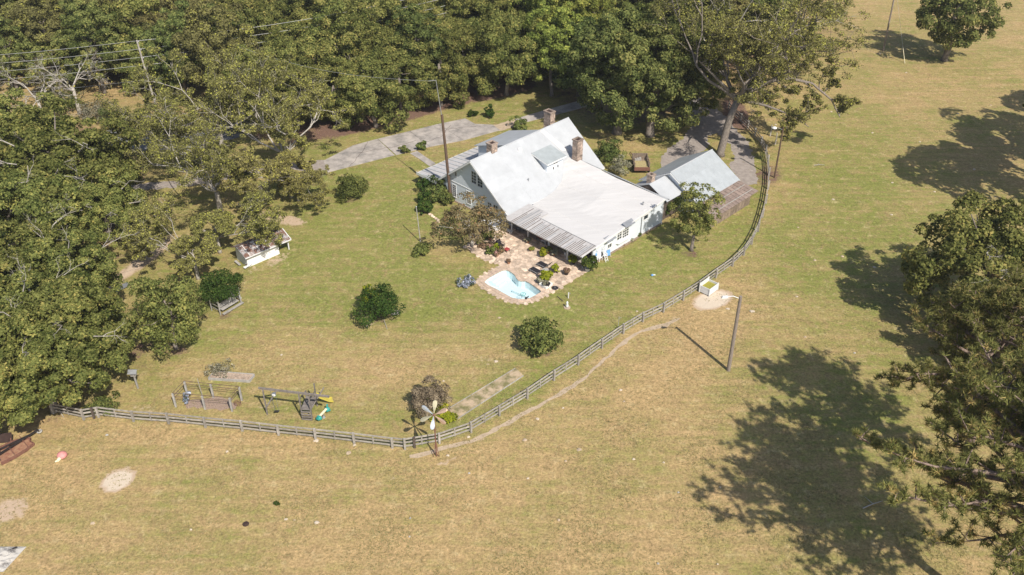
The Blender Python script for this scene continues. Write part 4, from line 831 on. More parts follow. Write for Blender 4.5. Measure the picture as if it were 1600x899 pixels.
def voro(i, lim=.75):
    p = seeds[i]; poly = [p + Vector((math.cos(a), math.sin(a), 0)) * lim for a in [k * math.pi / 5 for k in range(10)]]
    nb = sorted((q for q in seeds if q is not p), key=lambda q: (q - p).length)[:16]
    for q in nb:
        m_ = (p + q) / 2 + (p - q).normalized() * .022; nn = (p - q).normalized(); out = []
        for k in range(len(poly)):
            a, b = poly[k - 1], poly[k]; da, db = (a - m_).dot(nn), (b - m_).dot(nn)
            if (da > 0) != (db > 0): out.append(a.lerp(b, da / (da - db)))
            if db > 0: out.append(b)
        poly = out
        if len(poly) < 3: return None
    return poly
for i in range(len(seeds)):
    poly = voro(i)
    if not poly: continue
    poly = [q for q in poly]
    if any(inpoly(q, grow(pool, .5)) for q in poly): poly = [q if not inpoly(q, grow(pool, .5)) else seeds[i].lerp(q, .35) for q in poly]
    poly = [seeds[i].lerp(q, .5) if not inpoly(q, pat) else q for q in poly]
    mb = MB(); mb.slab([(q.x, q.y, .075 + random.uniform(-.012, .012)) for q in poly], .06); obj('flagstone', mb, 'flag', patio)
# coping stones round the pool
inn, ou = grow(pool, -.02), grow(pool, .46); np_ = len(pool)
pl = link(bpy.data.objects.new('pool', None)); tag(pl, 'small free form swimming pool of pale blue water with a stone rim', 'swimming pool'); pl.location = (pc.x, pc.y, 0)
for i in range(np_):
    a, b, c, d = inn[i], inn[(i + 1) % np_], ou[(i + 1) % np_], ou[i]; L = (b - a).length; k = max(1, int(L / .55))
    for q in range(k):
        t0, t1 = q / k + .015, (q + 1) / k - .015; z = .10 + random.uniform(-.006, .006)
        P = [a.lerp(b, t0), a.lerp(b, t1), d.lerp(c, t1), d.lerp(c, t0)]; mb = MB(); mb.slab([(p.x, p.y, z) for p in P], .16); obj('coping_stone', mb, 'coping', pl)
# basin with steps at the house side
wb = MB(); n_ = len(pool); z_ = -.95
wb.v = [Vector((p.x, p.y, .02)) for p in grow(pool, .04)] + [Vector((*(pc.lerp(p, .94)).xy, z_)) for p in pool]; wb.f = [(i, (i + 1) % n_, (i + 1) % n_ + n_, i + n_) for i in range(n_)]
for t in geometry.tessellate_polygon([wb.v[n_:]]): wb.f.append(tuple(k + n_ for k in t))
obj('basin', wb, 'poolwall', pl)
st = MB(hw)
for k in range(3): st.box(65.6 - .0, 66.55 - .3 * k, -66.9 + .35 * k, -61.3, -1.3 + 0 * k, -.35 - .33 * k) if False else None
sA, sB = gp(784, 424), gp(764, 436)
for k in range(3):
    q = [sA, sB, sB + (pc - sB) * (.14 + .13 * k), sA + (pc - sA) * (.10 + .13 * k)]; st2 = MB(); st2.slab([(p.x, p.y, -.30 - .22 * k) for p in q], .25); obj('pool_step', st2, 'poolwall', pl)
bn = [gp(808, 441), gp(842, 456), gp(832, 461), gp(800, 447)]; st2 = MB(); st2.slab([(p.x, p.y, -.62) for p in bn], .3); obj('pool_bench', st2, 'poolwall', pl)
def watermat():
    m = bpy.data.materials.new('pool_water'); m.use_nodes = True; n = m.node_tree.nodes; l = m.node_tree.links; n.remove(n['Principled BSDF'])
    t = n.new('ShaderNodeBsdfTransparent'); t.inputs[0].default_value = (.90, .975, .99, 1); g_ = n.new('ShaderNodeBsdfGlossy'); g_.inputs['Roughness'].default_value = .03
    fr = n.new('ShaderNodeFresnel'); fr.inputs[0].default_value = 1.33; mx = n.new('ShaderNodeMixShader'); l.new(fr.outputs[0], mx.inputs[0]); l.new(t.outputs[0], mx.inputs[1]); l.new(g_.outputs[0], mx.inputs[2]); l.new(mx.outputs[0], n['Material Output'].inputs[0])
    no = n.new('ShaderNodeTexNoise'); no.inputs['Scale'].default_value = 1.2; bu = n.new('ShaderNodeBump'); bu.inputs['Strength'].default_value = .04; l.new(no.outputs[0], bu.inputs['Height']); l.new(bu.outputs[0], g_.inputs['Normal']); l.new(bu.outputs[0], fr.inputs['Normal'])
    return m
mb = MB(); mb.v = [Vector((p.x, p.y, .0)) for p in grow(pool, .03)]; mb.f = [tuple(t) for t in geometry.tessellate_polygon([mb.v])]; o = obj('water', mb, watermat(), pl)
if o.data.polygons[0].normal.z < 0: o.data.flip_normals()
p = gp(817.5, 460); rg = thing('floating_ring', p, 'thin teal ring floating on the pool water', 'pool ring')
mb = MB(); mb.tube([(p.x + .3 * math.cos(a), p.y + .3 * math.sin(a), .03) for a in [k * math.pi / 8 for k in range(17)]], .03, 6, cap=False); obj('ring', mb, 'teal', rg)
mb = MB(); mb.tube([(p.x - .08, p.y - .1, .03), (p.x + .05, p.y, .05), (p.x - .02, p.y + .1, .03)], .03, 5); obj('strap', mb, 'teal', rg)
p = gp(822, 468); sk = thing('pool_skimmer', p, 'small dark skimmer box on the near rim of the pool', 'pool skimmer')
mb = MB(); mb.lathe((p.x, p.y, .09), [(.16, 0), (.16, .12), (.12, .17)], 10); obj('lid', mb, 'blackp', sk); mb = MB(); mb.beam((p.x, p.y, .15), (p.x + .3, p.y + .25, .3), .08, .08); obj('handle', mb, 'blackp', sk)
# ------------------------------------------------ patio furniture
def lounger(px, py, ang, label, back=.5):
    p = gp(px, py); t = thing('sun_lounger', (p.x, p.y, .08), label, 'sun lounger'); c, s_ = math.cos(ang), math.sin(ang)
    T = lambda x, y, z: Vector((p.x + x * c - y * s_, p.y + x * s_ + y * c, z + .08))
    for y in (-.36, .36): mb = MB(T); mb.beam((-1.0, y, .32), (.35, y, .32), .05, .05); mb.beam((.35, y, .32), (.95, y, .32 + back), .05, .05); obj('side_rail', mb, 'metal', t)
    for k in range(9): mb = MB(T); x = -.98 + k * .148; mb.box(x, x + .135, -.34, .34, .33, .36); obj('sling_strip', mb, 'black', t)
    for k in range(4): mb = MB(T); x = .36 + k * .148; f_ = back / .6; mb.slab([(x, -.34, .36 + (x - .35) * f_), (x + .135, -.34, .36 + (x - .215) * f_), (x + .135, .34, .36 + (x - .215) * f_), (x, .34, .36 + (x - .35) * f_)], .03); obj('sling_strip', mb, 'black', t)
    for x in (-.8, .25):
        for y in (-.34, .34): mb = MB(T); mb.beam((x, y, .32), (x, y, 0), .05, .05); obj('leg', mb, 'metal', t)
    return t
VA = math.atan2(VY, VX)
lounger(839, 428, VA, 'black sun lounger nearer the pool of two, beside the small round table'); lounger(851, 419, VA, 'black sun lounger with a raised back, farther from the pool', back=.75)
def lathe_thing(name, px, py, z, label, cat, parts, group=None):
    p = gp(px, py); t = thing(name, (p.x, p.y, z), label, cat, group)
    for nm, prof, m_ in parts: mb = MB(); mb.lathe((p.x, p.y, z), prof, 16); obj(nm, mb, m_, t, smooth=False)
    return t
lathe_thing('side_table', 852, 428, .08, 'small round patio table between the two black loungers', 'table', [('tabletop', [(.38, .48), (.40, .50), (.38, .52)], 'greywood'), ('pedestal', [(.22, 0), (.05, .06), (.05, .48)], 'blackp')])
def pot(px, py, r_, h_, m_, leafm, label, pr=.5, ph=.5, z=.07, nc=16, per=34, size=.09):
    p = gp(px, py); t = thing('potted_plant', (p.x, p.y, z), label, 'potted plant')
    mb = MB(); mb.lathe((p.x, p.y, z), [(r_ * .7, 0), (r_, h_), (r_ * 1.08, h_), (r_ * 1.08, h_ + .03), (r_ * .9, h_ + .03), (r_ * .88, h_ - .04)], 12); obj('pot', mb, m_, t)
    pr *= .8; ph *= .8; cm, C = crown('foliage', pr, ph, h_ + ph * .7, nc, per, size, leafm, cr=.35, low=-.3, fill=.5); o = link(bpy.data.objects.new('foliage', cm)); o.parent = t
    return t
pot(766, 376, .22, .35, 'terracotta', 'bush', 'round green potted plant beside the purple lounge chair', .8, .6, nc=24)
pot(848, 401, .22, .3, 'blackp', 'bushl', 'bright yellow green potted plant at the porch edge, left of its match', .6, .5, nc=20)
pot(896, 413, .25, .3, 'blackp', 'bushl', 'bright yellow green potted plant at the porch edge, right end', .7, .55, nc=22)
pot(869, 426, .22, .3, 'blackp', 'bushl', 'bright yellow green potted plant behind the square fire pit', .6, .5, nc=20)
pot(885, 430, .28, .32, 'blackp', 'rose', 'black pot of yellow and rose flowers at the lawn edge of the patio', .6, .35, nc=20)
pot(853, 440, .3, .4, 'blackp', 'bushl', 'broad leafed yellow green plant in a black tub by the pool corner', .8, .6, size=.16, nc=18)
pot(854, 449, .42, .45, 'blackp', 'dryb', 'large black cauldron with sparse stems nearest the pool corner', .45, .2, nc=8)
pot(845, 444, .25, .3, 'blackp', 'dryb', 'grey leafed plant in a small pot left of the black cauldron', .5, .3, nc=10)
pot(918, 424, .33, .4, 'whitepot', 'bushd', 'leafy shrub in a white pot at the lawn corner of the patio', 1.1, 1.05, size=.12, nc=34, per=40)
pot(825, 380, .22, .25, 'terracotta', 'dryb', 'grey green potted plant at the foot of the second porch post', .5, .35, nc=14)
pot(856, 396, .22, .25, 'terracotta', 'bush', 'dull green potted plant at the porch edge beside the third post', .6, .45, nc=18)
pot(866, 400, .2, .22, 'terracotta', 'dryb', 'dusty green potted plant right of the third porch post', .55, .4, nc=14)
pot(829, 393, .15, .12, 'terracotta', 'lime', 'pale yellow spreading plant on the middle of the patio', .55, .22, nc=10)
pot(795, 413, .2, .25, 'terracotta', 'rose', 'small rosy plant in a clay pot by the pool side path', .4, .3, nc=12)
pot(777, 401, .25, .25, 'terracotta', 'rose', 'rosy grey plant in a clay pot at the end of the flower border', .45, .3, nc=12)
pot(883, 401, .15, .5, 'whitepot', 'dryb', 'thin bare plant in a white pot under the porch edge', .3, .4, nc=6)
for k, (px, py, m_, r_, lab) in enumerate([(752, 384, 'bush', .7, 'green plant at the upper end of the flower border'), (760, 388, 'rose', .8, 'rosy foliage plant in the flower border'), (769, 389, 'rose', .8, 'rosy foliage plant in the middle of the flower border'), (776, 391, 'bushl', .6, 'yellow green plant beside the red footed chair'), (768, 397, 'bush', .7, 'dull green plant along the outer edge of the flower border'), (782, 396, 'redb', .6, 'orange tinged plant at the tip of the flower border'), (757, 375, 'bush', .6, 'green plant under the reddish tree')]):
    shrub(px, py, r_, .55, m_, lab, nc=16, per=34, size=.09, name='border_plant', cat='plant')
# square fire pit, kettle grill
p = hw(67.6, -61.3); fpit = thing('fire_pit', (p.x, p.y, .07), 'square black fire pit with a pale stone rim near the lawn edge', 'fire pit')
hpart('rim', 'whitepot', lambda b: [b.box(67.0, 68.2, -61.85, -61.7, .07, .42), b.box(67.0, 68.2, -60.9, -60.75, .07, .42), b.box(67.0, 67.15, -61.7, -60.9, .07, .42), b.box(68.05, 68.2, -61.7, -60.9, .07, .42)], fpit)
hpart('grate', 'soot', lambda b: b.box(67.15, 68.05, -61.7, -60.9, .1, .33), fpit)
lathe_thing('stone_disc', 867, 451, .03, 'dark round lid lying at the patio edge beside the cauldron', 'lid', [('disc', [(.42, 0), (.42, .08), (.36, .12)], 'blackp'), ('knob', [(.06, .12), (.06, .2)], 'metal')])
def chair(px, py, ang, seatm, framem, label, w_=.62, low=False):
    p = gp(px, py); t = thing('patio_chair', (p.x, p.y, .08), label, 'chair'); c, s_ = math.cos(ang), math.sin(ang); T = lambda x, y, z: Vector((p.x + x * c - y * s_, p.y + x * s_ + y * c, z + .08)); h_ = .3 if low else .42
    mb = MB(T); mb.box(-.3, .3, -w_ / 2, w_ / 2, h_, h_ + .1); obj('seat', mb, seatm, t, bevel=.02)
    mb = MB(T); mb.slab([(.28, -w_ / 2, h_ + .1), (.40, -w_ / 2, h_ + .1), (.62, w_ * 0 - w_ / 2, h_ + .65), (.52, -w_ / 2, h_ + .65)], .0) if False else mb.add([(.28, -w_ / 2, h_ + .08), (.38, -w_ / 2, h_ + .08), (.60, -w_ / 2, h_ + .62), (.50, -w_ / 2, h_ + .62), (.28, w_ / 2, h_ + .08), (.38, w_ / 2, h_ + .08), (.60, w_ / 2, h_ + .62), (.50, w_ / 2, h_ + .62)], [(0, 1, 2, 3), (4, 5, 6, 7), (0, 1, 5, 4), (1, 2, 6, 5), (2, 3, 7, 6), (3, 0, 4, 7)]); obj('backrest', mb, seatm, t)
    for y in (-w_ / 2 - .03, w_ / 2 + .03): mb = MB(T); mb.beam((-.28, y, h_ + .25), (.42, y, h_ + .28), .05, .04); mb.beam((-.26, y, h_ + .25), (-.26, y, h_), .04, .04); obj('armrest', mb, framem, t)
    for x in (-.26, .3):
        for y in (-w_ / 2, w_ / 2): mb = MB(T); mb.beam((x, y, h_ + .02), (x * 1.08, y, 0), .045, .045); obj('leg', mb, framem, t)
    return t
chair(757, 370, VA + 2.2, 'wine', 'pink', 'wine red lounge chair with a pink frame under the reddish tree', .9)
chair(783, 388, VA + math.pi, 'black', 'blackp', 'black low chair on the patio with its red footstool in front', .7, low=True)
p = gp(792, 393.5); ot = thing('footstool', (p.x, p.y, .08), 'red cushioned footstool in front of the black low chair', 'footstool')
T_ = lambda x, y, z: Vector((p.x + x * VX - y * VY, p.y + x * VY + y * VX, z + .08))
mb = MB(T_); mb.box(-.3, .3, -.3, .3, .26, .38); obj('cushion', mb, 'red', ot, bevel=.03)
for x in (-.25, .25):
    for y in (-.25, .25): mb = MB(T_); mb.beam((x, y, .27), (x, y, 0), .05, .05); obj('leg', mb, 'blackp', ot)
chair(846, 377, VA + 1.5, 'red', 'blackp', 'dark red cushioned chair in the shade of the porch', 1.2)
chair(812, 362, VA + 1.5, 'interior', 'blackp', 'grey chair in the shade at the left end of the porch', .7)
chair(872, 388, VA + 1.5, 'wine', 'blackp', 'wine red chair in the shade at the right end of the porch', .8)
p = gp(850.5, 382); tb = thing('coffee_table', (p.x, p.y, .12), 'small white table standing under the porch roof edge', 'table')
mb = MB(lambda x, y, z: Vector((p.x + x * VX - y * VY, p.y + x * VY + y * VX, z + .12))); mb.box(-.4, .4, -.28, .28, .42, .46); obj('tabletop', mb, 'trim', tb)
for x in (-.34, .34):
    for y in (-.22, .22): mb = MB(lambda a, b, z: Vector((p.x + a * VX - b * VY, p.y + a * VY + b * VX, z + .12))); mb.beam((x, y, .42), (x, y, 0), .05, .05); obj('leg', mb, 'trim', tb)
# white tub and white bench at the house corner
lathe_thing('white_tub', 775, 358, .05, 'white round sided tub with a broken lid beside the gable wall', 'tub', [('tub', [(.62, 0), (.68, .7), (.62, .72), (.6, .6)], 'trim'), ('lid', [(.58, .66), (.56, .70)], 'interior')])
p = hw(72.6, -75.7); tbx = thing('potting_table', (p.x, p.y, 0), 'white slatted potting table with grey clutter against the gable wall', 'table')
for k in range(6): hpart('slat', 'trim', lambda b: b.box(71.6 + k * .3, 71.86 + k * .3, -77.2, -75.0, .95, .99), tbx)
for u in (71.7, 73.3):
    for v in (-77.1, -75.1): hpart('leg', 'trim', lambda b: b.box(u - .04, u + .04, v - .04, v + .04, 0, .95), tbx)
hpart('clutter', 'metal', lambda b: [b.box(72.0, 72.5, -76.9, -76.4, .99, 1.2), b.box(72.7, 73.1, -76.2, -75.7, .99, 1.12), b.box(71.8, 72.1, -75.9, -75.6, .99, 1.25)], tbx)
p = hw(73.3, -73.9); bn_ = thing('bench', (p.x, p.y, 0), 'low white bench along the step at the left end of the porch', 'bench')
for k in range(3): hpart('slat', 'trim', lambda b: b.box(72.9 + k * .16, 73.03 + k * .16, -74.9, -72.4, .40, .44), bn_)
for v in (-74.7, -72.6): hpart('leg', 'trim', lambda b: b.box(72.92, 73.32, v - .04, v + .04, .05, .40), bn_)
lathe_thing('wall_wreath', 790, 357, .5, 'dark round wreath by the corner of the gable wall', 'wreath', [('ring', [(.20, 0), (.34, .06), (.34, .14), (.2, .2)], 'blackp')])
# porch step stones
for k in range(22):
    v = -74.0 + k * .62
    if v > -60.5: break
    hpart('step_stone', 'flag', lambda b: b.box(73.86, 74.2, v + .02, v + .6, .02, .17 + random.uniform(-.015, .015)), patio)
# white plastic chairs, tyre, ladder by the white wall
def plastic_chair(px, py, ang, m_, label):
    p = gp(px, py); t = thing('plastic_chair', (p.x, p.y, 0), label, 'chair'); c, s_ = math.cos(ang), math.sin(ang); T = lambda x, y, z: Vector((p.x + x * c - y * s_, p.y + x * s_ + y * c, z))
    mb = MB(T); mb.box(-.25, .25, -.26, .26, .42, .46); obj('seat', mb, m_, t)
    for y in (-.2, -.07, .07, .2): mb = MB(T); mb.beam((.25, y, .45), (.38, y, .95), .08, .03); obj('back_slat', mb, m_, t)
    mb = MB(T); mb.beam((.38, -.28, .93), (.38, .28, .93), .06, .08); obj('top_rail', mb, m_, t)
    for x in (-.23, .23):
        for y in (-.25, .25): mb = MB(T); mb.beam((x, y, .42), (x * 1.15, y * 1.1, 0), .06, .06); obj('leg', mb, m_, t)
    for y in (-.29, .29): mb = MB(T); mb.beam((-.22, y, .66), (.3, y, .68), .06, .04); mb.beam((-.22, y, .66), (-.24, y, .44), .05, .05); obj('armrest', mb, m_, t)
plastic_chair(936, 407, 2.4, 'trim', 'white plastic chair with a dark tyre on it by the white wall'); plastic_chair(944, 404, 2.4, 'trim', 'white plastic chair between the tyre chair and the blue board'); 
p = gp(937, 405); ty = thing('tyre', (p.x, p.y, .5), 'dark tyre leaning on the white plastic chair', 'tyre')
mb = MB(); ca_, sa_ = .5, .86
mb.tube([(p.x + .34 * math.cos(a) * .8, p.y + .34 * math.cos(a) * -.5 - .05, .82 + .34 * math.sin(a)) for a in [k * math.pi / 8 for k in range(17)]], .09, 8, cap=False); obj('tread', mb, 'blackp', ty)
mb = MB(); mb.tube([(p.x + .24 * math.cos(a) * .8, p.y + .24 * math.cos(a) * -.5 - .05, .82 + .24 * math.sin(a)) for a in [k * math.pi / 8 for k in range(17)]], .04, 6, cap=False); obj('rim', mb, 'interior', ty)
p = gp(951, 402); sb_ = thing('blue_board', (p.x, p.y, 0), 'small blue board propped on legs at the end of the white chairs', 'board')
mb = MB(); mb.add([(p.x - .25, p.y - .2, .25), (p.x + .25, p.y + .1, .25), (p.x + .15, p.y + .3, .95), (p.x - .3, p.y, .95)], [(0, 1, 2, 3)]); q = obj('panel', mb, 'blue', sb_); md = q.modifiers.new('t', 'SOLIDIFY'); md.thickness = .04
for dx, dy in ((-.25, -.2), (.25, .1), (0, .35)): mb = MB(); mb.beam((p.x + dx, p.y + dy, 0), (p.x + dx * .7, p.y + dy * .8, .6), .04, .04); obj('leg', mb, 'trim', sb_)
p = gp(941, 399); ld = thing('white_ladder', (p.x, p.y, 0), 'white folding ladder leaning on the wall behind the plastic chairs', 'ladder')
for dx in (0, .4): mb = MB(hw); mb.beam((76.6 + dx, -59.6, 0), (76.6 + dx, -60.3, 1.9), .07, .04); obj('stile', mb, 'trim', ld)
for k in range(6): mb = MB(hw); f_ = (k + .7) / 6.5; mb.beam((76.6, -59.6 - .7 * f_, 1.9 * f_), (77.0, -59.6 - .7 * f_, 1.9 * f_), .05, .05); obj('rung', mb, 'trim', ld)
p = hw(75.6, -60.2); wa = thing('wall_ornament', (p.x, p.y, 1.2), 'small pale blue heron ornament hung on the white wall', 'ornament')
hpart('body', 'blue', lambda b: b.lathe((75.55, -60.36, 1.05), [(.03, 0), (.14, .12), (.12, .3), (.03, .42)], 8), wa); hpart('neck', 'blue', lambda b: b.tube([(75.6, -60.36, 1.4), (75.72, -60.36, 1.6), (75.62, -60.36, 1.78)], .03, 5), wa)
# ------------------------------------------------ fence
fence = thing('rail_fence', fp[15], 'weathered grey three rail board fence curving round the yard from lower left to upper right', 'fence')
fr_h = [.30, .74, 1.16]
for i, p in enumerate(fp):
    a = fp[max(0, i - 1)]; b = fp[min(len(fp) - 1, i + 1)]; d = (b - a).normalized(); nn = Vector((d.y, -d.x, 0))
    lean = Vector((random.gauss(0, .02), random.gauss(0, .02), 0)); q = p + nn * .12
    mb = MB(); mb.beam((q.x, q.y, -.1), (q.x + lean.x, q.y + lean.y, 1.34 + random.uniform(-.05, .07)), .19, .19, up=(d.x, d.y, 0)); obj('post', mb, 'fencewood', fence)
for i in range(len(fp) - 1):
    a, b = fp[i], fp[i + 1]; d = (b - a).normalized(); nn = Vector((d.y, -d.x, 0)); near = 0 if i != 1 else 1
    for z in fr_h:
        za, zb = z + random.uniform(-.03, .03), z + random.uniform(-.03, .03); mb = MB(); s_, e_ = a + d * .01 + nn * .0, b - d * .01
        mb.beam((s_.x, s_.y, za), (e_.x, e_.y, zb), .05, .17); obj('rail', mb, 'fencewood', fence)
    if (b - a).length > 3.0:
        m_ = a.lerp(b, .5) + nn * .05; mb = MB(); mb.beam((m_.x, m_.y, .2), (m_.x, m_.y, 1.26), .05, .12, up=(d.x, d.y, 0)); obj('stile', mb, 'fencewood', fence)
for k in (1, 11): q = fp[k] + Vector((.9, .1, 0)); mb = MB(); mb.beam((q.x, q.y, -.1), (q.x, q.y, 1.38), .2, .2); obj('post', mb, 'darkwood', fence, label='dark doubled fence post')
for k, (px, py) in enumerate([(1211, 226), (1203, 213)]):
    p = gp(px, py); t = thing('loose_post', p, ['pale loose post standing outside the bend of the fence', 'pale loose post outside the fence, farther from the lamp pole'][k], 'post'); mb = MB(); mb.tube([(p.x, p.y, -.1), (p.x + .05, p.y, 1.0), (p.x + .02, p.y, 1.9)], [.11, .10, .08], 8); obj('shaft', mb, 'palebark', t)
# ------------------------------------------------ poles and wires
def pole(name, base, h_, r0, m_, label, lean=(0, 0), cat='pole'):
    p = base; t = thing(name, p, label, cat); mb = MB(); mb.tube([(p.x, p.y, -.2), (p.x + lean[0] * .5, p.y + lean[1] * .5, h_ * .5), (p.x + lean[0], p.y + lean[1], h_)], [r0, r0 * .88, r0 * .74], 10); obj('shaft', mb, m_, t); return t
t = pole('lamp_pole', gp(1138, 579), 9.4, .21, 'pole', 'tall wooden lamp pole in the pasture beside the sandy patch', (.0, 0), 'lamp pole'); b = gp(1138, 579)
mb = MB(); mb.tube([(b.x, b.y, 9.1), (b.x - .7, b.y + .1, 9.35), (b.x - 1.25, b.y + .15, 9.25)], .045, 6); obj('lamp_arm', mb, 'trim', t)
mb = MB(); mb.add([(b.x - 1.85, b.y, 9.12), (b.x - 1.2, b.y + .02, 9.16), (b.x - 1.2, b.y + .30, 9.16), (b.x - 1.85, b.y + .28, 9.12), (b.x - 1.75, b.y + .05, 9.32), (b.x - 1.25, b.y + .07, 9.34), (b.x - 1.25, b.y + .25, 9.34), (b.x - 1.75, b.y + .23, 9.32)], [(0, 1, 2, 3), (4, 5, 6, 7), (0, 1, 5, 4), (1, 2, 6, 5), (2, 3, 7, 6), (3, 0, 4, 7)]); obj('lamp_head', mb, 'trim', t)
t = pole('lamp_pole', gp(1210, 278), 7.8, .13, 'polebrown', 'thin dark lamp pole outside the bend of the fence, under the pecan', (0, 0), 'lamp pole'); b = gp(1210, 278)
mb = MB(); mb.tube([(b.x, b.y, 7.4), (b.x - .8, b.y, 7.75)], .04, 5); obj('lamp_arm', mb, 'metal', t); mb = MB(); mb.lathe((b.x - 1.2, b.y, 7.6), [(.30, 0), (.34, .1), (.22, .22), (.05, .26)], 10); obj('lamp_head', mb, 'trim', t)
b = gp(1380, 80); t = pole('utility_pole', b, 13.0, .17, 'pole', 'leaning utility pole at the top right of the pasture', (-.3, 0), 'utility pole')
mb = MB(); c_ = b + Vector((1.9, -6.2, 0)); mb.tube([(b.x - .25, b.y, 11.5), (c_.x, c_.y, 0)], .02, 4); obj('guy_wire', mb, 'wire', t)
mb = MB(); d_ = Vector((b.x - .25, b.y, 11.5)) - c_; q = c_ + d_ * .2; mb.tube([tuple(c_), tuple(q)], .05, 6); obj('guy_guard', mb, 'cream', t)
b = gp(705, 316); t = pole('tall_pole', b, 12.7, .22, 'polebrown', 'tall dark brown pole rising in front of the gable with a metal mast on top', (-.75, .2), 'pole')
top = Vector((b.x - .75, b.y + .2, 12.7)); m2 = Vector((b.x - 1.3, b.y + .3, 17.3))
mb = MB(); mb.tube([tuple(top - Vector((0, 0, .5))), tuple(m2)], [.06, .045], 6); obj('mast', mb, 'metal', t); mb = MB(); mb.tube([tuple(m2), tuple(m2 + Vector((-.95, .1, -.15)))], .05, 5); obj('cross_arm', mb, 'metal', t)
b = gp(657, 378); t = pole('flag_pole', b, 5.0, .07, 'greywood', 'slim pale grey pole on the lawn left of the reddish tree', (-.25, 0))
mb = MB(); mb.lathe((b.x - .25, b.y, 5.0), [(.05, 0), (.09, .08), (.04, .16)], 8); obj('finial', mb, 'metal', t)
b = gp(247, 178); tl = pole('utility_pole', b, 12.2, .17, 'palebark', 'pale leaning power pole carrying wires through the wood at the upper left', (-.7, 0), 'utility pole')
for k, z in enumerate((11.9, 10.6, 9.3)): mb = MB(); mb.lathe((b.x - .7 * z / 12.2 + .25, b.y, z), [(.05, 0), (.10, .08), (.05, .2)], 8); obj('insulator', mb, 'metal', tl)
for k, (z, lab) in enumerate([(12.1, 'topmost wire on the leaning power pole'), (10.8, 'second wire from the top on the leaning power pole'), (9.5, 'third wire from the top on the leaning power pole'), (8.2, 'fourth wire from the top on the leaning power pole'), (5.8, 'lowest dark cable on the leaning power pole')]):
    c0 = Vector((b.x - .7 * z / 12.2, b.y, z)); pts = []
    for s_, e_ in ((-1, Vector((-52, -3, -2.0))), (1, Vector((46, 24, .5)))):
        seg = [c0 + e_ * (q / 10) + Vector((0, 0, -1.0 * math.sin(math.pi * q / 10))) for q in range(11)]; pts = (seg[::-1] if s_ < 0 else pts[:-1] + seg)
    mb = MB(); mb.tube([tuple(p) for p in pts], .028 if z > 6 else .022, 4); o = obj('power_line', mb, 'wire' if z > 6 else 'interior'); tag(o, lab, 'power line', 'power lines')
c0 = m2 + Vector((-.9, .1, -.15)); mb = MB(); mb.tube([tuple(c0 + Vector((-30, 22, -3.5)) * (q / 8) + Vector((0, 0, -1.2 * math.sin(math.pi * q / 8)))) for q in range(9)], .018, 4); tag(obj('service_wire', mb, 'wire'), 'thin wire running left from the mast on the brown pole', 'wire')
# ------------------------------------------------ metal flower
b = gp(682, 713); t = thing('metal_flower', b, 'giant six petal metal flower windmill on a rusty pole in front of the fence', 'windmill')
mb = MB(); mb.tube([(b.x, b.y, -.1), (b.x, b.y, 5.2)], [.07, .055], 8); obj('pole', mb, 'rust', t)
for s_ in (-1, 1): mb = MB(); mb.beam((b.x + .28 * s_, b.y - .1, 0), (b.x, b.y, 1.9), .05, .05); obj('brace', mb, 'rust', t)
hub = Vector((b.x, b.y - .14, 5.25)); fwd = Vector((-.10, -.80, .58)).normalized(); ex = fwd.cross(Vector((0, 0, 1))).normalized(); ey = ex.cross(fwd)
fm = [mat('petal_' + n_, c_, .35, .5, var=.06) for n_, c_ in (('silver', (.48, .52, .55)), ('copper', (.55, .38, .27)), ('straw', (.46, .42, .28)))]
for k in range(6):
    a = R(32 + 60 * k) ; ax = ex * math.cos(a) + ey * math.sin(a); sx = (ex * -math.sin(a) + ey * math.cos(a)); tw = fwd * .32
    prof = [(.10, .03), (.40, .07), (.75, .16), (1.02, .20), (1.22, .17), (1.32, .08), (1.35, 0)]
    L_ = [hub + ax * r_ + (sx - tw * (1 if k % 2 else -1)) * w_ for r_, w_ in prof]; R_ = [hub + ax * r_ - (sx - tw * (1 if k % 2 else -1)) * w_ for r_, w_ in prof[:-1]]; ctr = [hub + ax * r_ + fwd * .03 for r_, w_ in prof[:-1]]
    mb = MB(); nL = len(prof); vs = [tuple(v) for v in L_] + [tuple(v) for v in R_] + [tuple(v) for v in ctr]; fs = []
    for i in range(nL - 2): fs += [(i, i + 1, 2 * nL - 1 + i + 1, 2 * nL - 1 + i), (nL + i, 2 * nL - 1 + i, 2 * nL - 1 + i + 1, nL + i + 1)]
    fs += [(nL - 2, nL - 1, 3 * nL - 3), (nL - 1, 2 * nL - 2, 3 * nL - 3)]
    mb.add(vs, fs); q = obj('petal', mb, fm[[0, 2, 1, 1, 0, 2][k]], t); md = q.modifiers.new('t', 'SOLIDIFY'); md.thickness = .015
mb = MB(); mb.lathe((hub.x, hub.y, hub.z - .08), [(.05, 0), (.12, .05), (.12, .12), (.04, .17)], 10); obj('hub', mb, 'rust', t)
# ------------------------------------------------ swing set
P0, P1, P2, P3 = gp(418, 648), gp(473, 655), gp(488, 656), gp(506, 612)
t = thing('swing_set', P1, 'old grey timber swing set with a ladder deck and a yellow slide', 'play set'); top = 3.35
def bm2(name, a, b, w_=.12, h_=.12, m_='playwood', par=t): mb = MB(); mb.beam(tuple(a), tuple(b), w_, h_); return obj(name, mb, m_, par)
z_ = lambda p, z: Vector((p.x, p.y, z))
Pe = gp(500, 651) + Vector((1.0, .6, 0))
bm2('top_beam', z_(P0, top) + (P0 - P1).normalized() * .4, z_(P1, top) + (P1 - P0).normalized() * 3.1, .14, .2)
bm2('post', z_(P0, 0), z_(P0, top)); bm2('post', z_(P1, 0), z_(P1, top)); bm2('post', z_(P2, 0), z_(P2, top))
B0, B1, B2 = P0 + Vector((.9, 1.5, 0)), P1 + Vector((.15, 2.0, 0)), P2 + Vector((.15, 2.0, 0))
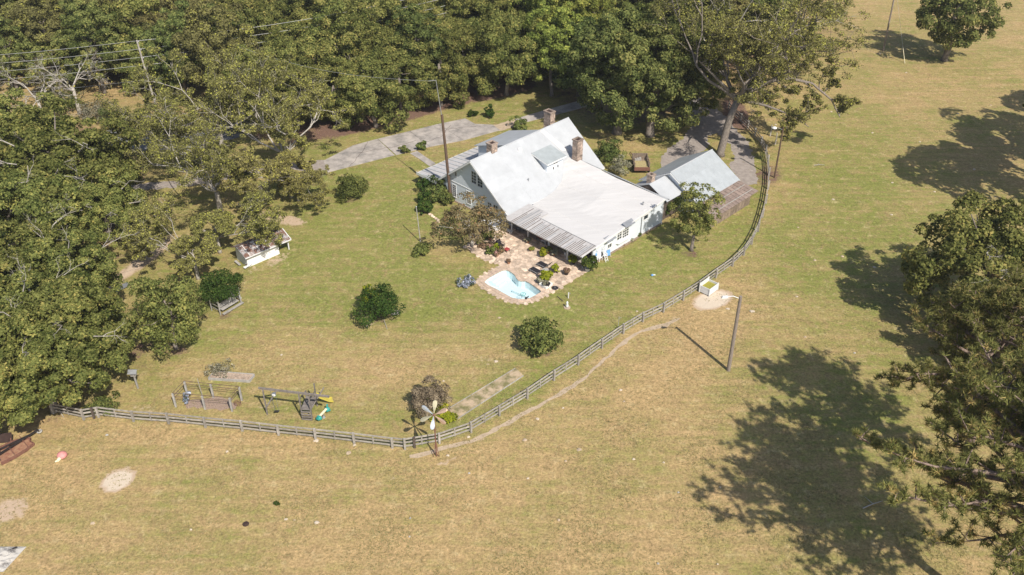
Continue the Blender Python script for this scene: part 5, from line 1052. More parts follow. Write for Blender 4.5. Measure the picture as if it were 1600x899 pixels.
bm2('brace', z_(P0, .9), z_(B0, 1.9), .1, .1); bm2('brace', z_(P0, top - .1), z_(B0, 1.9), .1, .1)
bm2('post', z_(B1, 0), z_(B1, 1.9)); bm2('post', z_(B2, 0), z_(B2, 2.9))
for k in range(9): f_ = k / 9; a = P1.lerp(B1, f_ + .03); c = P2.lerp(B2, f_ + .03); bm2('deck_board', z_(a, 1.25), z_(c, 1.25), .19, .05)
for a, c in ((P1, B1), (P2, B2)): bm2('deck_joist', z_(a, 1.16), z_(c, 1.16), .06, .14)
lad0, lad1 = P1 + Vector((0, -.15, 0)), P2 + Vector((0, -.15, 0))
for k in range(4): bm2('rung', z_(lad0, .12 + .32 * k), z_(lad1, .12 + .32 * k), .09, .12)
bm2('guard_rail', z_(P2, 1.3), z_(B2 + Vector((.8, .5, 0)), 2.0), .09, .09); bm2('guard_rail', z_(P2, 2.5), z_(B2, 2.0), .07, .07); bm2('guard_rail', z_(P1, 2.5), z_(B1, 1.9), .07, .07)
sl = MB(); s0 = B2 + Vector((.1, .1, 0)); s1 = s0 + Vector((1.35, .55, 0)); dd = (s1 - s0).normalized(); nn = Vector((-dd.y, dd.x, 0))
for w0, w1, dz in ((-.28, .28, 0), (-.34, -.28, .14), (.28, .34, .14)):
    P = [s0 + nn * w0, s0 + nn * w1, s0.lerp(s1, .7) + nn * w1, s0.lerp(s1, .7) + nn * w0]; sl.slab([(*P[0].xy, 1.3 + dz), (*P[1].xy, 1.3 + dz), (*P[2].xy, .42 + dz), (*P[3].xy, .42 + dz)], .05 + dz)
    Q = [s0.lerp(s1, .7) + nn * w0, s0.lerp(s1, .7) + nn * w1, s1 + nn * w1, s1 + nn * w0]; sl.slab([(*Q[0].xy, .42 + dz), (*Q[1].xy, .42 + dz), (*Q[2].xy, .22 + dz), (*Q[3].xy, .22 + dz)], .05 + dz)
obj('slide', sl, 'yellow', t)
sw = z_(P0, 0).lerp(z_(P1, 0), .28); 
for dx in (-.2, .2): mb = MB(); mb.tube([(sw.x + dx, sw.y, top - .1), (sw.x + dx * .9, sw.y + .1, .55)], .015, 4); obj('chain', mb, 'interior', t)
mb = MB(); mb.box(sw.x - .24, sw.x + .24, sw.y, sw.y + .22, .5, .54); obj('swing_seat', mb, 'blackp', t)
p = P0 + Vector((.75, .75, 0)); mb = MB(); mb.lathe((p.x, p.y, 1.75), [(.05, 0), (.2, .1), (.2, .3), (.06, .42)], 10); obj('white_buoy', mb, 'trim', t)
for a, c in ((0, 1),): 
    g_ = P2 + Vector((1.05, .35, 0)); rt = thing('spring_rocker', (g_.x, g_.y, 0), 'teal and cream see-saw rocker beside the swing set', 'rocker toy')
    mb = MB(); mb.beam((g_.x - .3, g_.y - .55, .55), (g_.x + .25, g_.y + .55, .62), .22, .14); obj('beam', mb, 'cream', rt, bevel=.03)
    for s_ in (-1, 1):
        c_ = Vector((g_.x + .3 * s_, g_.y + .62 * s_, 0)); mb = MB(); mb.lathe((c_.x, c_.y, .28), [(.16, 0), (.26, .1), (.26, .3), (.14, .38)], 8); mb.box(c_.x - .3, c_.x + .3, c_.y - .07, c_.y + .07, .32, .42); mb.box(c_.x - .07, c_.x + .07, c_.y - .05 + .2 * s_, c_.y + .05 + .2 * s_, .5, .95); obj('rocker_seat', mb, 'teal', rt)
    mb = MB(); mb.lathe((g_.x, g_.y, 0), [(.2, 0), (.1, .2), (.1, .5)], 8); obj('spring', mb, 'metal', rt)
# ------------------------------------------------ garden frame
G0, G1, G2, G3 = gp(275, 636), gp(363, 643), gp(378, 626), gp(293, 617)
t = thing('garden_trellis', G0.lerp(G2, .5), 'rusty pipe frame on wooden posts round a mulched garden plot', 'garden frame')
for p in (G0, G0.lerp(G1, .52), G1, G2, G3.lerp(G2, .48), G3): mb = MB(); mb.beam((p.x, p.y, -.1), (p.x, p.y, 1.72), .17, .17); obj('post', mb, 'greywood', t)
for a, c in ((G0, G1), (G1, G2), (G2, G3), (G3, G0)):
    for z in (1.80, 1.42): mb = MB(); mb.tube([(a.x, a.y, z), (c.x, c.y, z)], .028, 6); obj('pipe', mb, 'pipe', t)
p = G3.lerp(G2, .28); mb = MB(); mb.beam((p.x, p.y, 0), (p.x - .1, p.y, 2.3), .05, .05); obj('stake', mb, 'greywood', t)
p = gp(289, 626); shrub(289, 628, .55, .5, 'hyd', 'grey green plant inside the rusty garden frame', nc=12, per=24, size=.1, name='garden_plant', cat='plant')
p = gp(372, 633); tr_ = thing('wire_basket', p, 'dark wire basket at the right end of the garden frame', 'basket')
mb = MB()
for k in range(5): z = .1 + k * .1; mb.tube([(p.x + .35 * math.cos(a), p.y + .25 * math.sin(a), z) for a in [q * math.pi / 5 for q in range(11)]], .012, 4, cap=False)
obj('hoops', mb, 'rust', tr_); mb = MB()
for q in range(8): a = q * math.pi / 4; mb.tube([(p.x + .35 * math.cos(a), p.y + .25 * math.sin(a), 0), (p.x + .35 * math.cos(a), p.y + .25 * math.sin(a), .52)], .012, 4)
obj('bars', mb, 'rust', tr_)
# planter bed
Q0, Q1, Q2, Q3 = gp(326, 594), gp(390, 598), gp(398, 588), gp(335, 583)
t = thing('raised_planter', Q0.lerp(Q2, .5), 'low timber raised planter full of pale mulch above the garden frame', 'planter')
for a, c in ((Q0, Q1), (Q1, Q2), (Q2, Q3), (Q3, Q0)): mb = MB(); mb.beam((a.x, a.y, .15), (c.x, c.y, .15), .08, .3); obj('side_board', mb, 'greywood', t)
mb = MB(); mb.slab([(p.x, p.y, .22) for p in (Q0, Q1, Q2, Q3)], .2); obj('mulch', mb, mat('pale_mulch', (.42, .32, .24), .95, var=.3, scale=6, bump=.6), t)
# birdhouse
b = gp(216, 607); t = thing('birdhouse', b, 'grey birdhouse with a wide roof on a wooden post', 'birdhouse')
mb = MB(); mb.beam((b.x, b.y, -.1), (b.x - .05, b.y, 1.75), .14, .14); obj('post', mb, 'greywood', t); mb = MB(); mb.box(b.x - .3, b.x + .2, b.y - .22, b.y + .22, 1.72, 2.15); obj('box', mb, 'greywood', t)
mb = MB(); mb.slab([(b.x - .5, b.y - .4, 2.17), (b.x + .4, b.y - .4, 2.17), (b.x + .4, b.y, 2.45), (b.x - .5, b.y, 2.45)], .04); mb.slab([(b.x - .5, b.y, 2.45), (b.x + .4, b.y, 2.45), (b.x + .4, b.y + .4, 2.17), (b.x - .5, b.y + .4, 2.17)], .04); obj('roof', mb, 'metal', t)
for k in range(3): mb = MB(); mb.lathe((b.x - .2 + .16 * k, b.y - .225, 1.9), [(.045, 0), (.045, .08)], 8); obj('entrance', mb, 'soot', t)
# ------------------------------------------------ shed with rusty roof
s0, s1 = gp(388, 418), gp(437, 397); du = (s1 - s0).normalized(); dv_ = Vector((-du.y, du.x, 0)); LS = (s1 - s0).length; DS = 2.6
def SH(x, y, z): q = s0 + du * x + dv_ * y; return Vector((q.x, q.y, z))
t = thing('well_shed', s0, 'long low shed with a rusty metal roof and a peeling white wall', 'shed')
def sp_(name, m_, f): mb = MB(SH); f(mb); return obj(name, mb, m_, t)
sp_('front_wall', mat('peeling_white_wall', (.78, .77, .74), .8, var=.06, scale=1.6, col2=(.30, .26, .22), thr=(.30, .40)), lambda b: b.box(0, LS, 0, .14, 0, 1.75)); sp_('end_wall', 'white', lambda b: b.box(0, .14, .14, DS, 0, 1.75)); sp_('back_wall', 'interior', lambda b: b.box(.14, LS, DS - .14, DS, 0, 1.9))
for y in (.1, DS - .1): sp_('post', 'trim', lambda b: b.box(LS + 1.35, LS + 1.47, y - .06, y + .06, 0, 1.8))
nS = 9; LR = LS + 2.0
for k in range(nS):
    x0 = -.4 + LR * k / nS; x1 = x0 + LR / nS - .03
    for side in (0, 1):
        if side == 0: pp = [(x0, -.45, 1.68), (x1, -.45, 1.68), (x1, DS / 2, 2.45), (x0, DS / 2, 2.45)]
        else: pp = [(x0, DS / 2, 2.45), (x1, DS / 2, 2.45), (x1, DS + .45, 1.68), (x0, DS + .45, 1.68)]
        rr_ = sp_('roof_sheet', 'rustroof', lambda b: b.slab(pp, .03))
    sp_('roof_rib', 'whitepot' if k % 2 else 'metal', lambda b: b.beam((x0 - .015, -.45, 1.71), (x0 - .015, DS / 2, 2.48), .06, .04))
sp_('fascia', 'trim', lambda b: b.box(-.4, LR - .4, -.5, -.45, 1.55, 1.68)); sp_('end_trim', 'trim', lambda b: b.slab([(LR - .42, -.45, 1.70), (LR - .34, -.45, 1.70), (LR - .34, DS / 2, 2.47), (LR - .42, DS / 2, 2.47)], .12))
p = gp(379, 421); bk = thing('fallen_boards', p, 'dull green and white junk piled at the left end of the shed', 'junk pile')
for k in range(5): mb = MB(); a = random.uniform(0, 3); q = p + Vector((random.uniform(-.9, .5), random.uniform(-.3, .7), 0)); mb.beam((q.x, q.y, .1 + .06 * k), (q.x + math.cos(a) * 1.1, q.y + math.sin(a) * 1.1, .25 + .05 * k), .3, .05); obj('board', mb, ['trim', 'teal', 'greywood', 'trim', 'darkwood'][k], bk)
p = gp(178, 458); sg = thing('sheet_metal_pile', p, 'pale sheets of roofing metal lying beside the sandy track', 'metal sheets')
for k in range(3):
    q = p + Vector((.5 * k - .5, .6 * k - .6, 0)); mb = MB(); mb.slab([(q.x - 1.3, q.y - .9, .10 + .05 * k), (q.x - .5, q.y - 1.2, .10 + .05 * k), (q.x + 1.2, q.y + .9, .2 + .05 * k), (q.x + .4, q.y + 1.2, .2 + .05 * k)], .03); obj('metal_sheet', mb, 'metal', sg)
# arbour swing beneath the vine
A0, A1 = gp(346, 492), gp(376, 474); da = (A1 - A0).normalized(); na = Vector((-da.y, da.x, 0)); LA = (A1 - A0).length
def AR(x, y, z): q = A0 + da * x + na * y; return Vector((q.x, q.y, z))
t = thing('arbour_swing', A0, 'grey garden swing seat under the green vine mound', 'garden swing')
for x in (-.1, LA + .1):
    for y in (0, 1.5): mb = MB(AR); mb.beam((x, y, 0), (x, y, 2.1), .1, .1); obj('post', mb, 'greywood', t)
    mb = MB(AR)
    for k in range(3): mb.beam((x, .0, .6 + .5 * k), (x, 1.5, .6 + .5 * k), .04, .06)
    obj('lattice', mb, 'greywood', t)
for k in range(4): mb = MB(AR); mb.box(.2, LA - .2, -.1 + k * .14, .02 + k * .14, .5, .54); obj('seat_slat', mb, 'greywood', t)
for k in range(4): mb = MB(AR); mb.box(.2, LA - .2, .46, .50, .6 + k * .14, .71 + k * .14); obj('back_slat', mb, 'greywood', t)
mb = MB(AR); mb.beam((0, -.35, .22), (LA + .1, -.35, .22), .28, .1); obj('foot_rail', mb, 'greywood', t)
p = gp(375, 467); gd = thing('garden_figure', p, 'small white garden figure at the right end of the vine covered swing', 'ornament')
mb = MB(); mb.lathe((p.x, p.y, 0), [(.16, 0), (.18, .1), (.08, .35), (.12, .5), (.05, .62)], 10); obj('body', mb, 'trim', gd); mb = MB(); mb.lathe((p.x, p.y, .6), [(.04, 0), (.09, .06), (.08, .15), (.02, .2)], 8); obj('head', mb, 'trim', gd)
p = gp(619, 491); ur = thing('stone_urn', p, 'grey stone trough beside the dark bush on the lawn', 'trough'); mb = MB(); mb.box(p.x - .5, p.x + .35, p.y - .2, p.y + .3, 0, .35); obj('trough', mb, 'greywood', ur, bevel=.04); mb = MB(); mb.box(p.x - .4, p.x + .25, p.y - .1, p.y + .2, .3, .36); obj('soil', mb, 'darkwood', ur)
for k, (a, c) in enumerate((((579, 503), (572, 513)), ((600, 503), (605, 515)))):
    a, c = gp(*a), gp(*c); mb = MB(); mb.tube([(a.x, a.y, .3), (c.x, c.y, .04)], .03, 5); tag(obj('tool_handle', mb, 'greywood'), ['dark stick leaning at the left of the lawn bush', 'dark stick leaning at the right of the lawn bush'][k], 'stick')
# ------------------------------------------------ feed box
b = gp(1097, 461); t = thing('feed_box', b, 'white wooden feed box with yellow feed against the fence', 'feed box'); fa = fp[24] - fp[23]; fa.normalize(); fn = Vector((fa.y, -fa.x, 0)); o_ = fp[23] + fn * .35
def FB(x, y, z): q = o_ + fa * x + fn * y; return Vector((q.x, q.y, z))
def fpz(name, m_, *bx, parent=t): mb = MB(FB); mb.box(*bx); return obj(name, mb, m_, parent)
x0, x1, y1 = -.35, 1.45, 1.35
for k in range(3): fpz('side_board', 'trim', x0, x1, y1 - .05, y1, .12 + .3 * k, .40 + .3 * k)
for k in range(4): fpz('side_board', 'trim', x0, x1, 0, .05, .12 + .3 * k, .40 + .3 * k)
for xx in (x0, x1 - .05):
    for k in range(3 if xx == x0 else 3): fpz('end_board', 'trim', xx, xx + .05, .05, y1 - .05, .12 + .3 * k, .40 + .3 * k)
for xx in (x0 - .05, x1):
    for yy in (0, y1): fpz('corner_post', 'trim', xx, xx + .08, yy - .04, yy + .04, 0, 1.3 if yy == 0 else 1.05)
fpz('feed', 'feed', x0 + .05, x1 - .05, .05, y1 - .05, .2, .72)
# ------------------------------------------------ wagon behind the house
b = hw(98.0, -74.5); wx = gp(992, 274); wy = gp(1015, 274)
W0, W1 = gp(991, 272), gp(1014, 272); dw = (W1 - W0).normalized(); nw = Vector((-dw.y, dw.x, 0)); LW = (W1 - W0).length
def WG(x, y, z): q = W0 + dw * x + nw * y; return Vector((q.x, q.y, z))
t = thing('wooden_wagon', W0, 'old open wooden farm wagon with a rusty tailboard behind the house', 'wagon')
def wp(name, m_, f): mb = MB(WG); f(mb); return obj(name, mb, m_, t)
for k in range(6): wp('floor_board', 'brownwood', lambda b: b.box(LW * k / 6 + .015, LW * (k + 1) / 6 - .015, 0, 3.2, .78, .84))
for xx in (0, LW):
    for z in (.9, 1.2, 1.5): wp('side_rail', 'brownwood', lambda b: b.box(xx - .03, xx + .03, 0, 3.2, z, z + .14))
    for y in (0, 1.6, 3.2): wp('stake', 'brownwood', lambda b: b.box(xx - .05, xx + .05, y - .05, y + .05, .7, 1.75))
wp('tailboard', 'rust', lambda b: b.box(-.05, LW + .05, -.1, -.04, .55, 1.1)); wp('headboard', 'brownwood', lambda b: b.box(0, LW, 3.2, 3.26, .84, 1.7))
for y in (.6, 2.6):
    wp('axle', 'rust', lambda b: b.beam((-.1, y, .4), (LW + .1, y, .4), .08, .08))
    for xx in (-.12, LW + .04):
        wp('wheel', 'blackp', lambda b: b.add([(xx + s_ * .1, y + .4 * math.cos(a), .4 + .4 * math.sin(a)) for s_ in (0, 1) for a in [q * math.pi / 7 for q in range(14)]], [tuple(range(14)), tuple(range(14, 28))] + [(i, (i + 1) % 14, (i + 1) % 14 + 14, i + 14) for i in range(14)]))
wp('drawbar', 'rust', lambda b: b.beam((LW * .3, 3.2, .5), (LW * .05, 6.6, .25), .09, .09))
wp('straw', mat('old_straw', (.40, .33, .16), .95, var=.25, scale=6, bump=.5), lambda b: b.box(.12, LW - .12, .15, 2.2, .85, 1.0)); wp('load', 'greywood', lambda b: [b.box(.3 + .3 * k, .6 + .3 * k, 2.3 + .1 * k, 2.9, .86, 1.05 + .1 * k) for k in range(3)])
# ------------------------------------------------ rusty implement, salt lick, tarpaulin at the left edge
b = gp(30, 712); t = thing('rusty_skiff_implement', b, 'rusty curved boat shaped farm implement with a long hitch at the left edge', 'farm implement')
I0, I1 = gp(2, 727), gp(59, 697); di = (I1 - I0).normalized(); ni = Vector((-di.y, di.x, 0)); LI = (I1 - I0).length
def IM(x, y, z): q = I0 + di * x + ni * y; return Vector((q.x, q.y, z))
edge = [(0, -.1), (1.2, -.15), (2.4, .0), (3.3, .3), (LI - .25, .95), (LI, 1.3), (LI - .6, 1.75), (2.2, 2.1), (.5, 2.2)]
def rimf(b):
    n = len(edge)
    for i in range(n - 1): (a0, b0_), (a1, b1_) = edge[i], edge[i + 1]; b.slab([(a0, b0_, .32), (a1, b1_, .32), (a1 * .97 + .05, b1_ * .9 + .1, .32), (a0 * .97 + .05, b0_ * .9 + .1, .32)], .32)
mb = MB(IM); rimf(mb); obj('rim', mb, 'rust', t); mb = MB(IM); mb.slab([(x, y, .12) for x, y in edge], .06); obj('pan', mb, mat('rust_pan', (.36, .22, .13), .9, var=.3, scale=3, col2=(.22, .09, .06)), t)
mb = MB(IM); mb.beam((-.6, .7, .6), (LI + .9, 1.55, .5), .14, .12); mb.beam((-.4, 1.5, .6), (LI + .2, 1.45, .5), .1, .1); obj('hitch_beam', mb, 'blackp', t)
for x in (1.3, 2.6): mb = MB(IM); mb.beam((x, 0, .5), (x + .1, 2.05, .5), .06, .06); obj('cross_bar', mb, 'rust', t)
p = IM(LI + .95, 1.6, 0); mb = MB(); mb.tube([(p.x + .2 * math.cos(a), p.y + .2 * math.sin(a), .2) for a in [q * math.pi / 5 for q in range(11)]], .08, 6, cap=False); obj('hitch_ring', mb, 'greywood', t)
for k in range(3): mb = MB(IM); mb.tube([(-.7 + .1 * k, .9 - .35 * k, .5), (-.1 + .1 * k, .95 - .35 * k, .62)], .13, 8); obj('blue_cylinder', mb, 'blue', t)
p = gp(0, 722); tw_ = thing('implement_wheel', p, 'black wheel of the machine cut by the left edge', 'wheel')
mb = MB(); mb.tube([(p.x - .5 + .6 * math.cos(a) * .4, p.y + .6 * math.cos(a), .7 + .6 * math.sin(a)) for a in [q * math.pi / 8 for q in range(17)]], .17, 8, cap=False); obj('tyre', mb, 'blackp', tw_); mb = MB(); mb.lathe((p.x - .5, p.y, .5), [(.3, 0), (.3, .35)], 10); obj('rim', mb, 'metal', tw_)
p = gp(4, 694); cb = thing('dark_hood', p, 'flat black panel standing at the left edge above the implement', 'panel')
mb = MB(); mb.add([(p.x - 1.6, p.y - .2, .1), (p.x + .9, p.y + .2, .1), (p.x + .9, p.y + .5, 1.0), (p.x - 1.6, p.y + .1, 1.0)], [(0, 1, 2, 3)]); q = obj('panel', mb, 'soot', cb); md = q.modifiers.new('t', 'SOLIDIFY'); md.thickness = .06
for x in (-1.4, .8): mb = MB(); mb.beam((p.x + x, p.y, 0), (p.x + x, p.y + .3, .5), .06, .06); obj('leg', mb, 'rust', cb)
p = gp(97, 715); t = thing('toy_mushroom', p, 'faded red mushroom shaped plastic toy lying in the grass', 'toy')
mb = MB(); mb.lathe((p.x, p.y + .1, .05), [(.42, 0), (.48, .12), (.40, .32), (.22, .45), (.05, .5)], 12); obj('cap', mb, 'salt', t, smooth=True); mb = MB(); mb.tube([(p.x - .05, p.y - .15, .15), (p.x - .16, p.y - .6, .12)], [.2, .13], 8); mb.tube([(p.x - .1, p.y - .5, .1), (p.x - .36, p.y - .66, .1)], .08, 6); obj('stem', mb, 'cream', t)
p = gp(12, 868); t = thing('tarpaulin_heap', p, 'crumpled pale tarpaulin at the lower left corner', 'tarpaulin')
mb = MB(); n_ = 12; vs = []; fs = []
for i in range(n_):
    for j in range(n_):
        x, y = (i / (n_ - 1) - .5) * 2.6, (j / (n_ - 1) - .5) * 2.6; e_ = max(abs(x), abs(y)) / 1.3; z = max(.02, .62 * (1 - e_ ** 1.5) + random.uniform(-.12, .12)); vs.append((p.x - .5 + x + .3 * y, p.y - .4 + y, z if e_ < .98 else .02))
for i in range(n_ - 1):
    for j in range(n_ - 1): k = i * n_ + j; fs.append((k, k + 1, k + n_ + 1, k + n_))
mb.add(vs, fs); obj('sheet', mb, mat('grey_tarpaulin', (.40, .38, .35), .7, var=.1, scale=1.3, col2=(.13, .12, .115), thr=(.36, .46)), t)
mb = MB(); mb.beam((p.x - 1.2, p.y - .9, .3), (p.x + .6, p.y + .6, .35), .1, .1); obj('prop_pole', mb, 'blackp', t)
# small lawn things
p = gp(886, 481); t = thing('stone_statue', p, 'small white statue on a round stone base on the lawn right of the pool', 'statue'); mb = MB(); mb.lathe((p.x, p.y, 0), [(.4, 0), (.4, .08)], 12); obj('base', mb, 'dirt', t); mb = MB(); mb.lathe((p.x, p.y, .08), [(.16, 0), (.19, .2), (.10, .5), (.14, .62), (.05, .8)], 10); obj('figure', mb, 'trim', t, smooth=True)
p = gp(888, 466); t = thing('water_tap', p, 'white standpipe tap on the lawn near the small statue', 'tap'); mb = MB(); mb.tube([(p.x, p.y, 0), (p.x, p.y, .75)], .06, 8); obj('pipe', mb, 'trim', t); mb = MB(); mb.tube([(p.x, p.y, .68), (p.x + .15, p.y, .7), (p.x + .2, p.y, .6)], .04, 6); obj('spout', mb, 'metal', t)
p = gp(879, 471); q = p + Vector((-.6, 1.0, 0)); mb = MB(); mb.tube([(p.x, p.y, .05), (q.x, q.y, .06)], [.06, .04], 6); tag(obj('garden_stake', mb, 'darkwood'), 'dark stick lying behind the small statue', 'stick')
p = gp(1019, 431); t = thing('blue_toy', p, 'small blue and white toy lying on the lawn between house and fence', 'toy'); mb = MB(); mb.lathe((p.x, p.y, 0), [(.14, 0), (.18, .1), (.06, .2)], 8); obj('body', mb, 'blue', t); mb = MB(); mb.box(p.x + .1, p.x + .4, p.y + .05, p.y + .2, 0, .08); obj('paddle', mb, 'trim', t)
p = gp(966, 512); mb = MB(); mb.tube([(p.x, p.y, 0), (p.x, p.y, 1.5)], .03, 5); mb.tube([(p.x, p.y, 1.2), (p.x + .3, p.y, 1.4)], .02, 4); tag(obj('plant_stake', mb, 'greywood'), 'thin stake standing on the lawn just inside the fence', 'stake')
# fallen branches under the dark grove, cow pat, thistle
for k, (px, py, L_, a, lab) in enumerate([(92, 640, 1.6, -.9, 'broken branch on the ground at the left end of the fence'), (1348, 795, 2.2, .4, 'pale dead branch in the shadow of the pines'), (1272, 259, 1.6, .05, 'pale stick lying on the pasture right of the thin lamp pole')]):
    p = gp(px, py); mb = MB(); mb.tube([(p.x, p.y, .05), (p.x + L_ * .5 * math.cos(a), p.y + L_ * .5 * math.sin(a), .14), (p.x + L_ * math.cos(a), p.y + L_ * math.sin(a), .05)], [.06, .05, .02], 5); mb.tube([(p.x + L_ * .5 * math.cos(a), p.y + L_ * .5 * math.sin(a), .12), (p.x + L_ * .7 * math.cos(a + .8), p.y + L_ * .7 * math.sin(a + .8), .05)], [.04, .01], 4); tag(obj('fallen_branch', mb, 'palebark'), lab, 'branch')
for k, (px, py) in enumerate([(384, 819), (432, 788)]):
    if k == 0: p = gp(px, py); mb = MB(); mb.lathe((p.x, p.y, 0), [(.3, 0), (.26, .06), (.12, .12)], 9); tag(obj('cow_pat', mb, 'soot'), 'dark cow pat on the lower left pasture', 'cow pat')
    else: shrub(px, py, .28, .25, 'bushd', 'small green thistle on the lower left pasture', nc=8, per=30, size=.07, name='thistle', cat='weed')
# ant mounds: low pale heaps of sandy soil
AM = [(447, 812, 5, 'palesand'), (495, 817, 7, 'palesand'), (460, 813, 3, 'dirt'), (545, 708, 7, 'dirt'), (554, 696, 4.5, 'palesand'), (494, 689, 6, 'palesand'), (732, 683, 4.5, 'palesand'), (905, 703, 6.5, 'dirt'), (884, 721, 4, 'dirt'), (820, 688, 6, 'dirt'), (840, 655, 5, 'palesand'), (880, 638, 3, 'palesand'), (970, 610, 4.5, 'palesand'), (990, 718, 4, 'palesand'), (1037, 723, 3, 'palesand'),
      (825, 748, 4, 'palesand'), (873, 813, 4.5, 'dirt'), (1121, 882, 3, 'palesand'), (1028, 881, 4, 'greywood'), (1175, 487, 6, 'palesand'), (1137, 483, 5, 'palesand'), (995, 487, 3, 'palesand'), (1302, 312, 4, 'palesand'), (1394, 286, 3, 'palesand'), (1393, 336, 3.5, 'palesand'), (1460, 300, 3, 'palesand'), (1515, 318, 4.5, 'dirt'), (1273, 407, 4, 'dirt'), (1316, 401, 4, 'dirt'), (1247, 356, 3, 'dirt'), (1366, 418, 4.5, 'palesand'), (1522, 265, 4, 'palesand'),
      (1299, 175, 3, 'palesand'), (1416, 114, 3, 'palesand'), (1363, 208, 3, 'palesand'), (1437, 222, 3, 'palesand'), (1497, 178, 3, 'palesand'), (1548, 165, 3, 'dirt'), (1375, 84, 4, 'palesand'), (1212, 195, 3, 'palesand'), (780, 497, 4, 'dirt'), (775, 565, 5, 'palesand'), (640, 839, 3, 'greywood'), (641, 810, 3, 'greywood'), (167, 680, 4, 'greywood'), (145, 818, 6, 'dirt'), (298, 828, 3.5, 'palesand'), (355, 706, 4, 'palesand'), (733, 740, 3, 'greywood'), (1060, 770, 3, 'greywood'), (1125, 762, 3, 'palesand'), (1258, 527, 3.5, 'dirt'), (1245, 464, 3, 'palesand'), (1335, 552, 3, 'greywood'), (975, 628, 3.5, 'dirt'), (693, 596, 3, 'palesand'), (440, 555, 3, 'palesand'), (700, 712, 4, 'palesand')]
for k, (px, py, r_, m_) in enumerate(AM):
    p = gp(px, py); mpp = H / math.sin(PITCH) / F * 1.15 * (1 + (450 - py) / 1100); R_ = r_ * mpp * .55; mb = MB(); n_ = 14; vs = []
    for rr_, zz in ((1, 0.004), (.75, .05), (.4, .09)):
        for q in range(n_): a = 2 * math.pi * q / n_; s_ = R_ * rr_ * random.uniform(.62, 1.15); vs.append((p.x + s_ * math.cos(a) * 1.15, p.y + s_ * math.sin(a), zz + random.uniform(0, .03)))
    vs.append((p.x, p.y, .10)); fs = [(i * n_ + q, i * n_ + (q + 1) % n_, (i + 1) * n_ + (q + 1) % n_, (i + 1) * n_ + q) for i in range(2) for q in range(n_)] + [(2 * n_ + q, 2 * n_ + (q + 1) % n_, 3 * n_) for q in range(n_)]
    mb.add(vs, fs); tag(obj('ant_mound', mb, m_), 'small pale ant mound of sandy soil in the grass', 'ant mound', 'ant mounds scattered over lawn and pasture')
# a few big stones along the patio border and planting edge
for k in range(26):
    f_ = k / 25; p = gp(672, 335).lerp(gp(712, 372), f_ * 1.0) if k < 10 else gp(735, 378).lerp(gp(783, 412), (k - 10) / 15)
    p = p + Vector((random.gauss(0, .1), random.gauss(0, .1), 0)); r_ = random.uniform(.14, .24); mb = MB(); mb.lathe((p.x, p.y, -.02), [(r_, 0), (r_ * 1.05, r_ * .5), (r_ * .6, r_ * .95)], 7); tag(obj('border_stone', mb, 'flag'), 'rough tan stone edging the planting beside the house', 'stone', 'border stones along the planting')
# ------------------------------------------------ grass tufts (nobody could count them)
nT = 46000; X = []; 
u_ = rng.random((nT * 3, 2)); xs = 5 + 0 * u_[:, 0]; px_ = u_[:, 0] * 1640 - 20; py_ = 900 * u_[:, 1] ** .75 + 5
a_ = (px_ - 800) / F; b_ = (449.5 - py_) / F; t_ = -H / (-SP + CP * b_); gx_ = a_ * t_; gy_ = (CP + SP * b_) * t_
cl = np.sin(gx_ * .55 + 2 * np.sin(gy_ * .21)) * np.sin(gy_ * .47 + 1.7 * np.sin(gx_ * .17)) + rng.normal(0, .55, len(gx_))
ok = cl > .25
def near_bad(X, Y):
    bad = np.zeros(len(X), bool)
    for poly in ([hw(72, -92), hw(104, -92), hw(104, -54), hw(72, -59.5)], pat, [gp(505, 252), gp(590, 217), gp(727, 185), gp(905, 158), gp(985, 155), gp(782, 204), gp(619, 243), gp(512, 270)], [gp(q[0], q[1]) for q in [(1083, 150), (1184, 288), (1148, 275), (1032, 262)]], cop):
        n = len(poly); r_ = np.zeros(len(X), bool)
        for i in range(n):
            a, b = poly[i - 1], poly[i]
            if a.y == b.y: continue
            r_ ^= ((a.y > Y) != (b.y > Y)) & (X < (b.x - a.x) * (Y - a.y) / (b.y - a.y) + a.x)
        bad |= r_
    return bad
ok &= ~near_bad(gx_, gy_); gx_, gy_ = gx_[ok][:nT], gy_[ok][:nT]; n = len(gx_)
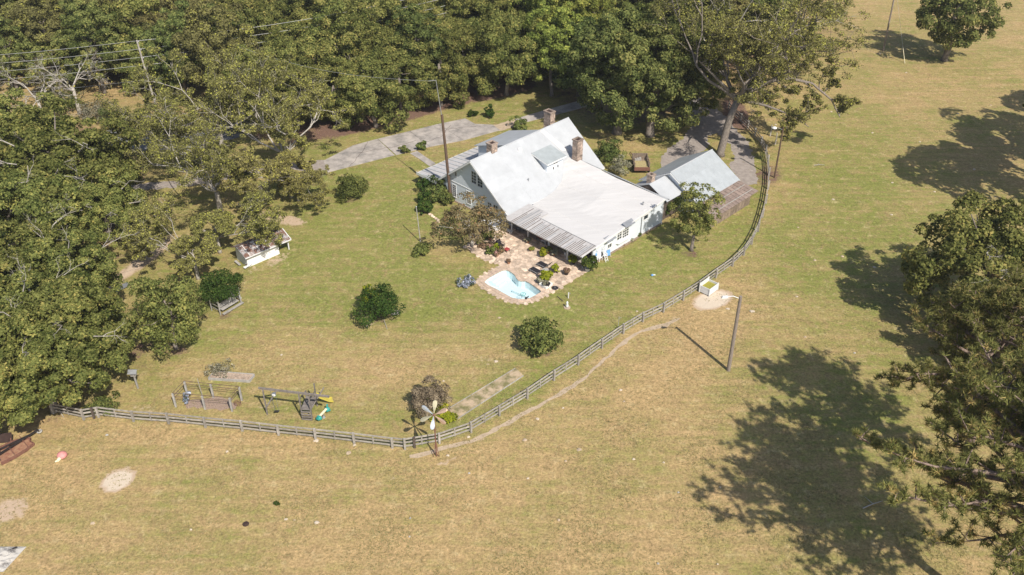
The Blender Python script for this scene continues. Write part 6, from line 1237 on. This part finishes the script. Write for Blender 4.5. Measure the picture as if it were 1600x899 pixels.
k3 = 4; bx = np.repeat(gx_, k3) + rng.normal(0, .06, n * k3); by_ = np.repeat(gy_, k3) + rng.normal(0, .06, n * k3); hgt = np.repeat(rng.uniform(.03, .085, n), k3)
an = rng.uniform(0, 6.28, n * k3); wd = rng.uniform(.02, .05, n * k3); dx, dy = np.cos(an), np.sin(an); ln = rng.normal(0, .07, (n * k3, 2))
Vv = np.stack([np.stack([bx - dx * wd, by_ - dy * wd, 0 * bx], 1), np.stack([bx + dx * wd, by_ + dy * wd, 0 * bx], 1), np.stack([bx + ln[:, 0], by_ + ln[:, 1], hgt], 1)], 1).reshape(-1, 3)
n3 = n * k3; me = bpy.data.meshes.new('grass_tufts'); me.vertices.add(3 * n3); me.vertices.foreach_set('co', Vv.ravel().astype(np.float32)); me.loops.add(3 * n3); me.loops.foreach_set('vertex_index', np.arange(3 * n3, dtype=np.int32)); me.polygons.add(n3)
me.polygons.foreach_set('loop_start', np.arange(n3, dtype=np.int32) * 3); me.polygons.foreach_set('loop_total', np.full(n3, 3, np.int32)); me.update(); at = me.attributes.new('tint', 'FLOAT', 'FACE'); at.data.foreach_set('value', np.clip(np.repeat(rng.normal(.45, .22, n), k3), 0, 1).astype(np.float32)); me.materials.append(M['grassl'])
tag(link(bpy.data.objects.new('grass_tufts', me)), 'short uneven tufts of grass over lawn and pasture', 'grass', kind='stuff')
print('tris', sum(len(m.polygons) for m in bpy.data.meshes) * 2, 'objects', len(bpy.data.objects))

# ------------------------------------------------ air: thin haze round the whole place
if HAZE:
    mb = MB(); mb.box(-420, 420, -20, 620, -1.6, 64.5); hz = obj('haze', mb, 'white', kind='stuff'); hz.data.materials.clear()
    hm = bpy.data.materials.new('air'); hm.use_nodes = True; n = hm.node_tree.nodes; n.remove(n['Principled BSDF']); pv = n.new('ShaderNodeVolumePrincipled'); pv.inputs['Color'].default_value = (.86, .90, .95, 1); pv.inputs['Density'].default_value = HAZE; pv.inputs['Anisotropy'].default_value = .0
    hm.node_tree.links.new(pv.outputs[0], n['Material Output'].inputs['Volume']); hz.data.materials.append(hm)
